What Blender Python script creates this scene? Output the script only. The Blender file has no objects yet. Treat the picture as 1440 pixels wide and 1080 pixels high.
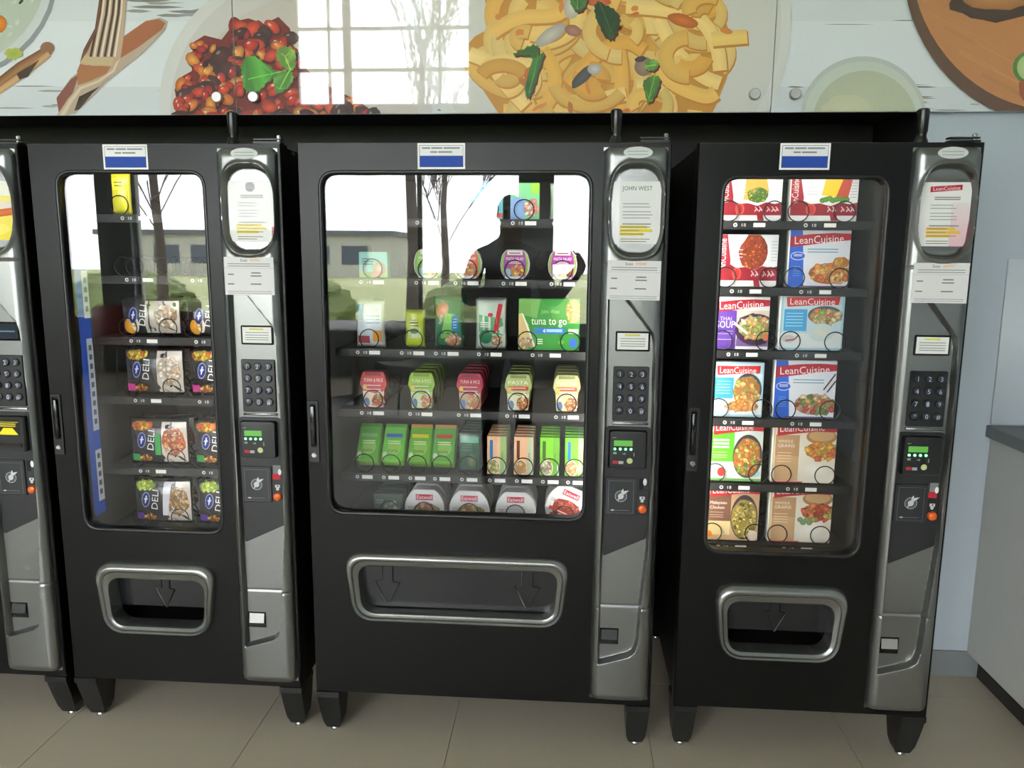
import bpy, bmesh, math, random
import numpy as np
from mathutils import Vector, Matrix
from mathutils.geometry import tessellate_polygon

sc = bpy.context.scene
COL = sc.collection
# ------------------------------------------------------------------ camera
FPX, YAW, PITCH, ROLL = 1102.8, .0693, .1642, .0079
CAM = np.array([.7264, -2.112, 1.4478])
def cam_axes():
    f = np.array([-math.sin(YAW), math.cos(YAW), 0]); r = np.array([math.cos(YAW), math.sin(YAW), 0]); u = np.array([0, 0, 1.])
    f2 = f*math.cos(PITCH) - u*math.sin(PITCH); u2 = u*math.cos(PITCH) + f*math.sin(PITCH)
    return r*math.cos(ROLL) + u2*math.sin(ROLL), u2*math.cos(ROLL) - r*math.sin(ROLL), f2
RR, UU, FF = cam_axes()
def un(px, py, y):                       # pixel -> (x, z) on the plane at depth y
    d = FF*FPX + RR*(px-720) - UU*(py-540)
    p = CAM + d*(y-CAM[1])/d[1]
    return float(p[0]), float(p[2])
cd = bpy.data.cameras.new('camera'); cam = bpy.data.objects.new('camera', cd); COL.objects.link(cam)
cd.sensor_width = 36; cd.lens = FPX*36/1440; cd.clip_start = .02; cd.clip_end = 300
cam.matrix_world = Matrix(((RR[0], UU[0], -FF[0], CAM[0]), (RR[1], UU[1], -FF[1], CAM[1]), (RR[2], UU[2], -FF[2], CAM[2]), (0, 0, 0, 1)))
sc.camera = cam
# ------------------------------------------------------------------ sky, exposure
SKY = 16.5
w = bpy.data.worlds.new('overcast_sky'); sc.world = w; w.use_nodes = True
wb = w.node_tree.nodes['Background']; wb.inputs[0].default_value = (.93, .97, 1, 1); wb.inputs[1].default_value = SKY
vs = sc.view_settings; vs.view_transform = 'Standard'; vs.look = 'None'; vs.exposure = 0.2; vs.gamma = 1; vs.use_curve_mapping = False
sc.cycles.transparent_max_bounces = 20; sc.cycles.max_bounces = 10; sc.cycles.diffuse_bounces = 5; sc.cycles.sample_clamp_indirect = 6
sc.cycles.use_denoising = True
# ------------------------------------------------------------------ materials
def lin(c):
    return tuple(((v/255)/12.92 if v/255 <= .04045 else ((v/255+.055)/1.055)**2.4) for v in c[:3])
MATS = {}
def mat(name, col, rough=.5, metal=0., spec=.5, coat=0., var=0., scale=20., bump=0., emit=0., coat_ior=1.5):
    if name in MATS: return MATS[name]
    m = bpy.data.materials.new(name); m.use_nodes = True; nt = m.node_tree; b = nt.nodes['Principled BSDF']
    c = lin(col)
    b.inputs['Base Color'].default_value = (*c, 1); b.inputs['Roughness'].default_value = rough
    b.inputs['Metallic'].default_value = metal; b.inputs['Specular IOR Level'].default_value = spec
    b.inputs['Coat Weight'].default_value = coat; b.inputs['Coat Roughness'].default_value = .02; b.inputs['Coat IOR'].default_value = coat_ior
    if emit:
        b.inputs['Emission Color'].default_value = (*c, 1); b.inputs['Emission Strength'].default_value = emit
    if var or bump:
        tc = nt.nodes.new('ShaderNodeTexCoord'); n = nt.nodes.new('ShaderNodeTexNoise')
        n.inputs['Scale'].default_value = scale; n.inputs['Detail'].default_value = 5
        nt.links.new(tc.outputs['Object'], n.inputs['Vector'])
        if var:
            mx = nt.nodes.new('ShaderNodeMix'); mx.data_type = 'RGBA'
            mx.inputs[6].default_value = (*[v*(1-var) for v in c], 1); mx.inputs[7].default_value = (*[min(1, v*(1+var)) for v in c], 1)
            nt.links.new(n.outputs['Fac'], mx.inputs[0]); nt.links.new(mx.outputs[2], b.inputs['Base Color'])
        if bump:
            bp = nt.nodes.new('ShaderNodeBump'); bp.inputs['Strength'].default_value = bump; bp.inputs['Distance'].default_value = .002
            nt.links.new(n.outputs['Fac'], bp.inputs['Height']); nt.links.new(bp.outputs[0], b.inputs['Normal'])
    MATS[name] = m; return m
def print_mat(name, rough=.45, coat=0., coat_ior=1.5, spec=.4):
    if name in MATS: return MATS[name]
    m = mat(name, (255, 255, 255), rough, 0, spec, coat, coat_ior=coat_ior); nt = m.node_tree
    a = nt.nodes.new('ShaderNodeVertexColor'); a.layer_name = 'Col'
    nt.links.new(a.outputs[0], nt.nodes['Principled BSDF'].inputs['Base Color'])
    return m
def glass_mat(name, f0=.05, tint=.96, rough=.0):
    if name in MATS: return MATS[name]
    m = bpy.data.materials.new(name); m.use_nodes = True; nt = m.node_tree; nt.nodes.remove(nt.nodes['Principled BSDF'])
    out = nt.nodes['Material Output']; t = nt.nodes.new('ShaderNodeBsdfTransparent'); g = nt.nodes.new('ShaderNodeBsdfGlossy')
    t.inputs[0].default_value = (tint, tint, tint, 1); g.inputs['Roughness'].default_value = rough; g.inputs['Color'].default_value = (1, 1, 1, 1)
    lw = nt.nodes.new('ShaderNodeLayerWeight'); lw.inputs['Blend'].default_value = .5
    p = nt.nodes.new('ShaderNodeMath'); p.operation = 'POWER'; p.inputs[1].default_value = 5
    q = nt.nodes.new('ShaderNodeMath'); q.operation = 'MULTIPLY_ADD'; q.inputs[1].default_value = 1-f0; q.inputs[2].default_value = f0
    mx = nt.nodes.new('ShaderNodeMixShader')
    nt.links.new(lw.outputs['Facing'], p.inputs[0]); nt.links.new(p.outputs[0], q.inputs[0]); nt.links.new(q.outputs[0], mx.inputs[0])
    nt.links.new(t.outputs[0], mx.inputs[1]); nt.links.new(g.outputs[0], mx.inputs[2]); nt.links.new(mx.outputs[0], out.inputs[0])
    MATS[name] = m; return m
DOOR = mat('door_black_satin', (9, 9, 9), .30, spec=.26, var=.06, scale=60, bump=.05)
CABI = mat('cabinet_black', (14, 14, 14), .5, var=.05)
SILVER = mat('silver_paint', (136, 137, 136), .30, metal=.9, var=.04, scale=200)
FRAME = mat('delivery_frame_silver', (146, 147, 145), .26, metal=.85)
BLACKP = mat('black_plastic', (22, 23, 24), .35)
GLOSSB = mat('black_gloss', (10, 10, 11), .12)
CHROME = mat('chrome', (205, 205, 205), .15, metal=1)
LINER = mat('liner_grey', (50, 50, 48), .5, var=.05)
LINERD = mat('liner_dark', (28, 29, 28), .5, var=.05)
SHELF = mat('shelf_grey', (38, 39, 39), .45, metal=.3)
COIL = mat('coil_wire', (34, 34, 34), .35, metal=.6)
TAG = mat('tag_white', (238, 238, 234), .5)
CARD = print_mat('printed_card', .35, spec=.45)
FILM = print_mat('printed_film', .22, spec=.6)
PAPER = print_mat('printed_paper', .6, spec=.3)
BANNER = print_mat('banner_print', .4, coat=1., coat_ior=1.85, spec=.2)
GLASS = glass_mat('machine_glass', .040, .98)
PANE = glass_mat('window_glass', .03, .98)
# ------------------------------------------------------------------ mesh helpers
def link(name, me, parent=None, loc=(0, 0, 0), rot=(0, 0, 0)):
    o = bpy.data.objects.new(name, me); COL.objects.link(o)
    o.location = loc; o.rotation_euler = rot
    if parent is not None: o.parent = parent
    return o
def tag(o, label=None, cat=None, group=None, kind=None):
    if label: o['label'] = label
    if cat: o['category'] = cat
    if group: o['group'] = group
    if kind: o['kind'] = kind
    return o
def thing(name, label, cat, loc=(0, 0, 0), rotz=0, group=None):
    return tag(link(name, None, None, loc, (0, 0, rotz)), label, cat, group)
def mesh(verts, faces, m, smooth=False, sharp=None):
    me = bpy.data.meshes.new('mesh'); me.from_pydata([tuple(v) for v in verts], [], [tuple(f) for f in faces]); me.update()
    me.materials.append(m)
    if smooth:
        me.polygons.foreach_set('use_smooth', [True]*len(me.polygons))
        if sharp: me.set_sharp_from_angle(angle=math.radians(sharp))
    return me
def fixn(me):
    bm = bmesh.new(); bm.from_mesh(me); bmesh.ops.recalc_face_normals(bm, faces=bm.faces); bm.to_mesh(me); bm.free(); return me
def box(x0, x1, y0, y1, z0, z1, m, bev=0, seg=2):
    bm = bmesh.new(); bmesh.ops.create_cube(bm, size=1)
    for v in bm.verts: v.co = Vector(((x0+x1)/2+v.co.x*(x1-x0), (y0+y1)/2+v.co.y*(y1-y0), (z0+z1)/2+v.co.z*(z1-z0)))
    if bev: bmesh.ops.bevel(bm, geom=bm.edges[:], offset=bev, segments=seg, profile=.5, affect='EDGES')
    me = bpy.data.meshes.new('mesh'); bm.to_mesh(me); bm.free(); me.materials.append(m)
    if bev:
        me.polygons.foreach_set('use_smooth', [True]*len(me.polygons)); me.set_sharp_from_angle(angle=math.radians(50))
    return me
def boxes(lst, m):
    V, F = [], []
    for x0, x1, y0, y1, z0, z1 in lst:
        k = len(V)
        V += [(x, y, z) for x in (x0, x1) for y in (y0, y1) for z in (z0, z1)]
        F += [[k+i for i in f] for f in ((0, 1, 3, 2), (4, 6, 7, 5), (0, 4, 5, 1), (2, 3, 7, 6), (0, 2, 6, 4), (1, 5, 7, 3))]
    return fixn(mesh(V, F, m))
def rpoly(cs, r, n=6, arch=0):
    out = []; k = len(cs)
    for i, c in enumerate(cs):
        c = Vector(c); a = Vector(cs[i-1]); b = Vector(cs[(i+1) % k]); rr = r[i] if isinstance(r, (list, tuple)) else r
        p = c+(a-c).normalized()*rr; q = c+(b-c).normalized()*rr
        for j in range(n+1):
            t = j/n; out.append(p*(1-t)**2+c*2*t*(1-t)+q*t*t)
    if arch:
        xs = [p.x for p in out]; zs = [p.y for p in out]; xc = (max(xs)+min(xs))/2; hw = (max(xs)-min(xs))/2; z0, z1 = min(zs), max(zs)
        for p in out: p.y += arch*(1-((p.x-xc)/hw)**2)*((p.y-z0)/(z1-z0)*2-1)
    return [(p.x, p.y) for p in out]
def rrect(x0, x1, z0, z1, r, n=6): return rpoly([(x0, z0), (x1, z0), (x1, z1), (x0, z1)], r, n)
def inset(loop, d):
    n = len(loop); out = []
    ar = sum(loop[i][0]*loop[(i+1) % n][1]-loop[(i+1) % n][0]*loop[i][1] for i in range(n)); s = 1 if ar > 0 else -1
    for i in range(n):
        a, b = Vector(loop[i-1]), Vector(loop[(i+1) % n]); t = b-a
        t = t.normalized() if t.length > 1e-9 else Vector((1, 0))
        out.append((loop[i][0]-t.y*d*s, loop[i][1]+t.x*d*s))
    return out
def plate(outer, holes, y0, y1, m, ch=0.0):
    """slab in the x-z plane from y0 (front) to y1, with holes and an outer chamfer"""
    V, F = [], []
    loops = [outer]+list(holes); fr = [(inset(outer, ch) if ch else outer)]+list(holes)
    tri = tessellate_polygon([[Vector((p[0], p[1], 0)) for p in l] for l in fr])
    flat = [p for l in fr for p in l]; N = len(flat)
    V += [(p[0], y0, p[1]) for p in flat]
    flat2 = [p for l in loops for p in l]
    V += [(p[0], y0+ch, p[1]) for p in flat2] + [(p[0], y1, p[1]) for p in flat2]
    F += [tuple(t) for t in tri] + [tuple(2*N+i for i in reversed(t)) for t in tri]
    o = 0
    for l in loops:
        k = len(l)
        for i in range(k):
            j = (i+1) % k
            if ch: F.append((o+i, o+j, N+o+j, N+o+i))
            F.append((N+o+i, N+o+j, 2*N+o+j, 2*N+o+i) if ch else (o+i, o+j, 2*N+o+j, 2*N+o+i))
        o += k
    me = fixn(mesh(V, F, m)); return me
def loft(loops, m, caps=True, smooth=True, sharp=40, closed=True):
    V = [p for l in loops for p in l]; n = len(loops[0]); F = []
    for a in range(len(loops)-1):
        for i in range(n if closed else n-1):
            j = (i+1) % n; F.append((a*n+i, a*n+j, (a+1)*n+j, (a+1)*n+i))
    if caps:
        F.append(tuple(range(n-1, -1, -1))); F.append(tuple((len(loops)-1)*n+i for i in range(n)))
    return fixn(mesh(V, F, m, smooth, sharp))
def tube(path, r, m, n=8, closed=False):
    P = [Vector(p) for p in path]; loops = []; k = len(P); up = None
    for i, p in enumerate(P):
        t = (P[(i+1) % k]-P[i-1]) if closed else (P[min(i+1, k-1)]-P[max(i-1, 0)])
        t.normalize()
        if up is None: up = t.orthogonal().normalized()
        up = (up-t*up.dot(t)).normalized(); s = t.cross(up)
        rr = r[i] if isinstance(r, (list, tuple)) else r
        loops.append([p+up*rr*math.cos(2*math.pi*j/n)+s*rr*math.sin(2*math.pi*j/n) for j in range(n)])
    if closed: loops.append(loops[0])
    return loft(loops, m, caps=not closed, smooth=True, sharp=60)
def tubes(paths, r, m, n=6):
    V, F = [], []
    for p in paths:
        t = tube(p, r, m, n); k = len(V); V += [tuple(v.co) for v in t.vertices]; F += [[k+i for i in f.vertices] for f in t.polygons]; bpy.data.meshes.remove(t)
    return mesh(V, F, m, True, 60)
def lathe(prof, m, n=20, axis='z', sharp=35):
    loops = []
    for r, h in prof:
        l = []
        for j in range(n):
            a = 2*math.pi*j/n; c, s = r*math.cos(a), r*math.sin(a)
            l.append((c, s, h) if axis == 'z' else (c, h, s))
        loops.append(l)
    return loft(loops, m, True, True, sharp)
TXT = {}
def text_geo(s):
    if s not in TXT:
        cu = bpy.data.curves.new('t', 'FONT'); cu.body = s; cu.size = 1; cu.resolution_u = 2
        o = bpy.data.objects.new('t', cu); me = bpy.data.meshes.new_from_object(o)
        V = [(v.co.x, v.co.y) for v in me.vertices]; F = [tuple(p.vertices) for p in me.polygons]
        bpy.data.objects.remove(o); bpy.data.curves.remove(cu); bpy.data.meshes.remove(me)
        x0 = min(v[0] for v in V); x1 = max(v[0] for v in V)
        TXT[s] = ([(v[0]-x0, v[1]) for v in V], F, x1-x0)
    return TXT[s]
class Can:
    """flat print: coloured polygons laid one over the other"""
    def __init__(s, e=2e-5, clip=None): s.v, s.f, s.c, s.k, s.e, s.clip = [], [], [], 0, e, clip
    def _add(s, pts, cols):
        if s.clip:
            q = [(p[0], p[1], *c) for p, c in zip(pts, cols)]; x0, x1, z0, z1 = s.clip
            for ax, lim, sg in ((0, x0, 1), (0, x1, -1), (1, z0, 1), (1, z1, -1)):
                o = []
                for i in range(len(q)):
                    a, b = q[i-1], q[i]; da, db = (a[ax]-lim)*sg, (b[ax]-lim)*sg
                    if (da >= 0) != (db >= 0):
                        t = da/(da-db); o.append(tuple(u+(v-u)*t for u, v in zip(a, b)))
                    if db >= 0: o.append(b)
                q = o
                if len(q) < 3: return
            pts = [p[:2] for p in q]; cols = [p[2:] for p in q]
        k = len(s.v); y = -s.k*s.e
        s.v += [(p[0], y, p[1]) for p in pts]; s.f.append(tuple(range(k, k+len(pts)))); s.c += list(cols)
    def poly(s, pts, col):
        cols = [col]*len(pts) if not isinstance(col[0], (tuple, list)) else col
        s._add(pts, cols); s.k += 1
    def rect(s, x0, x1, z0, z1, col): s.poly([(x0, z0), (x1, z0), (x1, z1), (x0, z1)], col)
    def grad(s, x0, x1, z0, z1, cb, ct): s.poly([(x0, z0), (x1, z0), (x1, z1), (x0, z1)], [cb, cb, ct, ct])
    def ell(s, cx, cz, rx, rz, col, edge=None, n=18, rot=0, wob=0, rng=None):
        ph = [(rng.uniform(-wob, wob) if wob else 0) for _ in range(n)]; P = []
        for i in range(n):
            a = 2*math.pi*i/n; x, z = rx*math.cos(a)*(1+ph[i]), rz*math.sin(a)*(1+ph[i])
            P.append((cx+x*math.cos(rot)-z*math.sin(rot), cz+x*math.sin(rot)+z*math.cos(rot)))
        if edge is None: s.poly(P, col)
        else:
            for i in range(n): s._add([(cx, cz), P[i], P[(i+1) % n]], [col, edge, edge])
            s.k += 1
    def ribbon(s, path, wid, ce, cm, ce2=None):
        n = len(path); L, Mi, Rr = [], [], []
        for i, p in enumerate(path):
            a, b = path[max(i-1, 0)], path[min(i+1, n-1)]; tx, tz = b[0]-a[0], b[1]-a[1]; l = math.hypot(tx, tz) or 1
            ww = wid[i] if isinstance(wid, (list, tuple)) else wid; nx, nz = -tz/l*ww/2, tx/l*ww/2
            L.append((p[0]+nx, p[1]+nz)); Mi.append(p); Rr.append((p[0]-nx, p[1]-nz))
        for i in range(n-1):
            s._add([L[i], L[i+1], Mi[i+1], Mi[i]], [ce, ce, cm, cm]); s._add([Mi[i], Mi[i+1], Rr[i+1], Rr[i]], [cm, cm, ce2 or ce, ce2 or ce])
        s.k += 1
    def text(s, t, x, z, size, col, rot=0, align='l', sx=1.0, width=None):
        V, F, W = text_geo(t)
        if width: sx = width/(W*size)
        ox = {'l': 0, 'c': -W/2, 'r': -W}[align]; y = -s.k*s.e; k = len(s.v); cr, sr = math.cos(rot), math.sin(rot)
        for a, b in V:
            a, b = (a+ox)*size*sx, b*size
            s.v.append((x+a*cr-b*sr, y, z+a*sr+b*cr)); s.c.append(col)
        s.f += [tuple(k+i for i in f) for f in F]; s.k += 1
    def lines(s, x0, x1, zs, h, col, rng=None):
        for z in zs:
            q = x1 if rng is None else x0+(x1-x0)*rng.uniform(.6, 1); s.rect(x0, q, z, z+h, col)
    def food(s, cx, cz, rx, rz, pal, n, seed, size=.16):
        rng = random.Random(seed)
        s.ell(cx, cz, rx, rz, tuple(v*.75 for v in pal[0]), n=16, wob=.08, rng=rng)
        for _ in range(n):
            a = rng.uniform(0, 6.283); q = math.sqrt(rng.random())*.92; c = rng.choice(pal); k = rng.uniform(.75, 1.15); c = tuple(min(255, v*k) for v in c)
            r1 = rx*size*rng.uniform(.6, 1.4)
            s.ell(cx+rx*q*math.cos(a), cz+rz*q*math.sin(a), r1, r1*rng.uniform(.4, .9), tuple(min(255, v*1.15+8) for v in c), tuple(v*.8 for v in c), n=7, rot=rng.uniform(0, 3.1), wob=.2, rng=rng)
    def mesh(s, m, fn=None, oy=0.0):
        V = s.v if fn is None else [(lambda q: (q[0], v[1], q[1]))(fn(v[0], v[2])) for v in s.v]
        me = bpy.data.meshes.new('print'); me.from_pydata([(v[0], v[1]+oy, v[2]) for v in V], [], s.f); me.update(); me.materials.append(m)
        at = me.color_attributes.new('Col', 'FLOAT_COLOR', 'POINT')
        L = {}
        dat = []
        for c in s.c:
            if c not in L: L[c] = (*lin(c), 1.0)
            dat += L[c]
        at.data.foreach_set('color', dat)
        # faces look towards -y
        flip = [p.index for p in me.polygons if p.normal.y > 0]
        if flip:
            bm = bmesh.new(); bm.from_mesh(me); bm.faces.ensure_lookup_table()
            bmesh.ops.reverse_faces(bm, faces=[bm.faces[i] for i in flip]); bm.to_mesh(me); bm.free()
        return me
CACHE = {}
def cached(key, fn):
    if key not in CACHE: CACHE[key] = fn()
    return CACHE[key]
# ================================================================== the room
WALL = mat('wall_paint', (184, 194, 202), .6, var=.02, scale=8)
WHITE = mat('ceiling_paint', (225, 224, 220), .7, var=.01)
BLACKW = mat('alcove_black', (16, 16, 17), .6, var=.05)
TILE = mat('floor_tile', (192, 181, 162), .4, var=.02, scale=60)
GROUT = mat('grout', (172, 162, 145), .8)
BASEB = mat('baseboard_grey', (128, 132, 133), .5)
ALU = mat('window_frame_pale', (206, 206, 204), .5)
XL, XR, YW, YF, ZC = -8.0, 2.80, .545, -7.0, 4.9
def struct(name, me, parent=None): return tag(link(name, me, parent), kind='structure') if parent is None else link(name, me, parent)
fl = struct('floor', boxes([(XL, XR, YF, 1.0, -.12, -.004)], GROUT))
tm = box(0, .5985, 0, .5985, -.006, 0, TILE, .0008, 1); tm.polygons.foreach_set('use_smooth', [False]*len(tm.polygons))
nx = int((XR-XL)/.6)
for i in range(nx):
    for j in range(13):
        link('tile', tm, fl, (XL+.6*i, 1.0-.6*(j+1), 0))
struct('ceiling', boxes([(XL, XR, YF-.15, 1.02, ZC, ZC+.1)], WHITE))
struct('wall_back', boxes([(1.84, XR, YW, YW+.12, -.12, ZC), (XL, 1.84, YW, YW+.12, 1.915, ZC+.1), (XL, -3.2, YW, YW+.12, -.12, 1.915)], WALL))
struct('wall_alcove', boxes([(-3.2, 1.84, .98, 1.02, -.12, 1.96), (1.84, 1.88, YW+.12, .98, -.12, 1.96), (-3.24, -3.2, YW+.12, .98, 0, 1.96), (-3.2, 1.84, YW+.12, .98, 1.93, 1.96)], BLACKW))
struct('shade_strip_1', boxes([(-3.2, 1.84, YW-.002, YW+.12, 1.902, 1.915), (1.832, 1.84, YW-.002, YW+.12, 0, 1.915)], BLACKW))  # added black strips stand in for shade under the lintel and on the jamb
struct('wall_right', boxes([(XR, XR+.1, YF-.15, 1.0, -.12, ZC+.1)], WALL))
struct('wall_left', boxes([(XL-.1, XL, YF-.15, 1.0, -.12, ZC+.1)], WALL))
struct('baseboard_back', boxes([(1.845, 2.18, YW-.008, YW, 0, .093)], BASEB))
# window wall across the room: piers, sill added to darken low reflections, spandrel, tall window high up
piers = [(XL, -5.9), (-4.85, -4.45), (.2, .5), (1.35, XR)]
struct('wall_front', boxes([(a, b, YF-.15, YF+.05, -.12, 2.6) for a, b in piers] + [(-5.9, 1.35, YF-.15, YF, -.12, .6), (XL, XR, YF-.15, YF, 2.6, 3.25), (XL, -2.75, YF-.15, YF, 3.25, ZC), (-.5, XR, YF-.15, YF, 3.25, ZC), (-2.75, -.5, YF-.15, YF, 4.75, ZC)], WALL))
def window(n, x0, x1, z0, z1, vx, hz):
    f = .05; L = [(x0, x1, -.04, .04, z0, z0+f), (x0, x1, -.04, .04, z1-f, z1), (x0, x0+f, -.04, .04, z0+f, z1-f), (x1-f, x1, -.04, .04, z0+f, z1-f)]
    o = struct('window_%d' % n, boxes(L, ALU)); o.location = (0, YF-.06, 0)
    for v, t in vx: link('mullion', boxes([(v-t/2, v+t/2, -.03, .03, z0+f, z1-f)], ALU), o)
    for h in hz: link('transom', boxes([(x0+f, x1-f, -.025, .025, h-.02, h+.02)], ALU), o)
    link('pane', boxes([(x0+f, x1-f, -.004, .004, z0+f, z1-f)], PANE), o)
window(1, -5.9, -4.85, .6, 2.6, [(-5.4, .05)], [])
window(2, -4.45, .2, .6, 2.6, [(-3.3, .05), (-1.0, .05)], [])
window(3, .5, 1.35, .6, 2.6, [], [])
window(4, -2.75, -.5, 3.25, 4.75, [(-2.31, .03), (-2.08, .1), (-.91, .03)], [3.71, 4.2])
# outdoors
GRASS = mat('grass', (172, 178, 128), .9, var=.25, scale=2, bump=.6)
PATH = mat('path_concrete', (150, 148, 142), .8, var=.08, scale=2)
BARK = mat('bark', (84, 74, 68), .9, var=.2, scale=15)
tag(link('lawn', boxes([(-60, 40, -60, -9.2, -.2, -.05)], GRASS)), 'wide green lawn beyond the window wall', 'lawn', kind='structure')
tag(link('terrace', boxes([(-60, 40, -9.2, YF-.15, -.2, -.03)], PATH)), 'pale concrete terrace outside the windows', 'terrace', kind='structure')
def tree(x, y, h, seed, label):
    rng = random.Random(seed); t = thing('bare_tree', label, 'tree', (x, y, -.05), 0, 'bare trees on the lawn')
    link('trunk', tube([(0, 0, -.05), (.05, 0, h*.2), (.0, .04, h*.45), (.08, 0, h*.7)], [.13, .1, .08, .05], BARK, 8), t)
    br = []
    def grow(p, d, l, k):
        q = p+d*l; mid = p+d*l*.5+Vector((rng.uniform(-.05, .05), rng.uniform(-.05, .05), 0))*l
        br.append([p, mid, q])
        if k:
            for _ in range(3):
                dd = (d+Vector((rng.uniform(-.6, .6), rng.uniform(-.6, .6), rng.uniform(.0, .5)))).normalized(); grow(p+d*l*rng.uniform(.45, 1), dd, l*.66, k-1)
    for i in range(9):
        a = rng.uniform(0, 6.28); z = h*rng.uniform(.2, .68); grow(Vector((0.03, 0, z)), Vector((math.cos(a)*.6, math.sin(a)*.6, 1)).normalized(), h*.26, 3)
    link('branches', tubes(br, .012, BARK, 4), t)
tree(-2.0, -11.5, 7.5, 3, 'tall bare tree outside the high window')
tree(-7.6, -13.5, 6.5, 5, 'bare tree outside, near the far left pier')
tree(-2.6, -19, 6.0, 8, 'bare tree outside, farther back on the lawn')
HEDGE = mat('hedge_leaves', (118, 130, 84), .9, var=.35, scale=6, bump=1)
rng = random.Random(2)
for i in range(4):
    bm = bmesh.new(); bmesh.ops.create_icosphere(bm, subdivisions=4, radius=1)
    for v in bm.verts: v.co = v.co*(1+rng.uniform(-.09, .09)); v.co.x *= 1.6; v.co.z = max(-.3, v.co.z)*.8
    me = bpy.data.meshes.new('m'); bm.to_mesh(me); bm.free(); me.materials.append(HEDGE)
    x = (-9.5, -5.6, -.8, 3.2)[i]
    tag(link('shrub', me, None, (x, -15.5+.4*i, .18)), ('rounded green shrub at the left end of the lawn', 'rounded green shrub behind the left bare tree', 'rounded green shrub behind the tall bare tree', 'rounded green shrub at the right end of the lawn')[i], 'shrub', 'shrubs on the lawn')
fb = thing('far_building', 'low pale building far across the lawn', 'building', (-19, -48, -.05))
link('wall', boxes([(-9, 9, -3, 3, 0, 2.5)], mat('render_pale', (196, 194, 188), .8, var=.05)), fb)
link('roof', boxes([(-9.3, 9.3, -3.3, 3.3, 2.5, 2.8)], mat('roof_grey', (96, 98, 104), .7)), fb)
for k in range(7): link('window', boxes([(-8+2.35*k, -6.4+2.35*k, 2.95, 3.04, .8, 1.9)], mat('far_glass', (70, 78, 90), .2)), fb)
# counter along the right wall
WORKTOP = mat('worktop_grey', (122, 124, 125), .45, var=.05, scale=80)
UNIT = mat('counter_panel', (206, 206, 200), .45, var=.01)
KICK = mat('kickboard_dark', (42, 38, 34), .5)
ct = thing('counter', 'pale counter with grey worktop beside the right-hand wall', 'counter', (2.135, YW, 0))
link('worktop', box(-.012, .66, -2.2, -.001, .86, .90, WORKTOP, .004), ct)
link('side_panel', boxes([(.006, .024, -2.18, -.003, .09, .86)], UNIT), ct)
link('cabinet', boxes([(.024, .655, -2.17, -.003, .09, .855)], UNIT), ct)
link('kickboard', boxes([(.045, .655, -2.15, -.003, 0, .09)], KICK), ct)
tag(link('splashback', box(2.135, 2.795, YW-.008, YW-.0005, .905, 1.445, mat('splashback_pale', (192, 200, 206), .4), .001, 1)), 'pale flat splashback panel on the wall above the counter', 'splashback')
# ------------------------------------------------------------------ printed banner panels
YB, ZB0, ZB1 = .515, 1.894, 2.70
class PixCan(Can):
    def _add(s, pts, cols): Can._add(s, [un(p[0], p[1], YB) for p in pts], cols)
def inpoly(x, y, P):
    c = False
    for i in range(len(P)):
        (x1, y1), (x2, y2) = P[i-1], P[i]
        if (y1 > y) != (y2 > y) and x < (x2-x1)*(y-y1)/(y2-y1)+x1: c = not c
    return c
def mul(c, k): return tuple(min(255, v*k) for v in c)
def arc(cx, cy, rx, ry, a0, a1, n=14):
    return [(cx+rx*math.cos(math.radians(a0+(a1-a0)*i/(n-1))), cy+ry*math.sin(math.radians(a0+(a1-a0)*i/(n-1)))) for i in range(n)]
def leaf(c, pts, vein, col):
    n = len(pts); P = []; rl = random.Random(int(pts[0][0])); cx = sum(p[0] for p in pts)/n; cy = sum(p[1] for p in pts)/n
    for i in range(n):                  # smooth outline with small teeth
        p0, p1, p2, p3 = (pts[(i+k-1) % n] for k in range(4))
        for j in range(5):
            t = j/5; q = [.5*(2*p1[a]+(p2[a]-p0[a])*t+(2*p0[a]-5*p1[a]+4*p2[a]-p3[a])*t*t+(3*p1[a]-p0[a]-3*p2[a]+p3[a])*t**3) for a in (0, 1)]
            k = 1+(.05 if j % 2 else -.05)+rl.uniform(-.02, .02); P.append((cx+(q[0]-cx)*k, cy+(q[1]-cy)*k))
    c.poly([(x+2, y+3) for x, y in P], (96, 40, 24))
    c.poly(P, [mul(col, .82+.4*rl.random()*((i//6) % 2)) for i in range(len(P))])
    c.ribbon(vein, 1.8, mul(col, 1.2), mul(col, 1.4))
    for i in range(0, n, 2):
        m_ = vein[len(vein)//2]; c.ribbon([m_, ((m_[0]+pts[i][0])/2, (m_[1]+pts[i][1])/2)], 1.0, mul(col, 1.15), mul(col, 1.3))
def smooth(P, m=6):
    out = []; n = len(P)
    for i in range(n-1):
        p0, p1, p2, p3 = P[max(i-1, 0)], P[i], P[i+1], P[min(i+2, n-1)]
        for j in range(m):
            t = j/m; out.append(tuple(.5*(2*p1[a]+(p2[a]-p0[a])*t+(2*p0[a]-5*p1[a]+4*p2[a]-p3[a])*t*t+(3*p1[a]-p0[a]-3*p2[a]+p3[a])*t**3) for a in (0, 1)))
    return out+[P[-1]]
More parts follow.
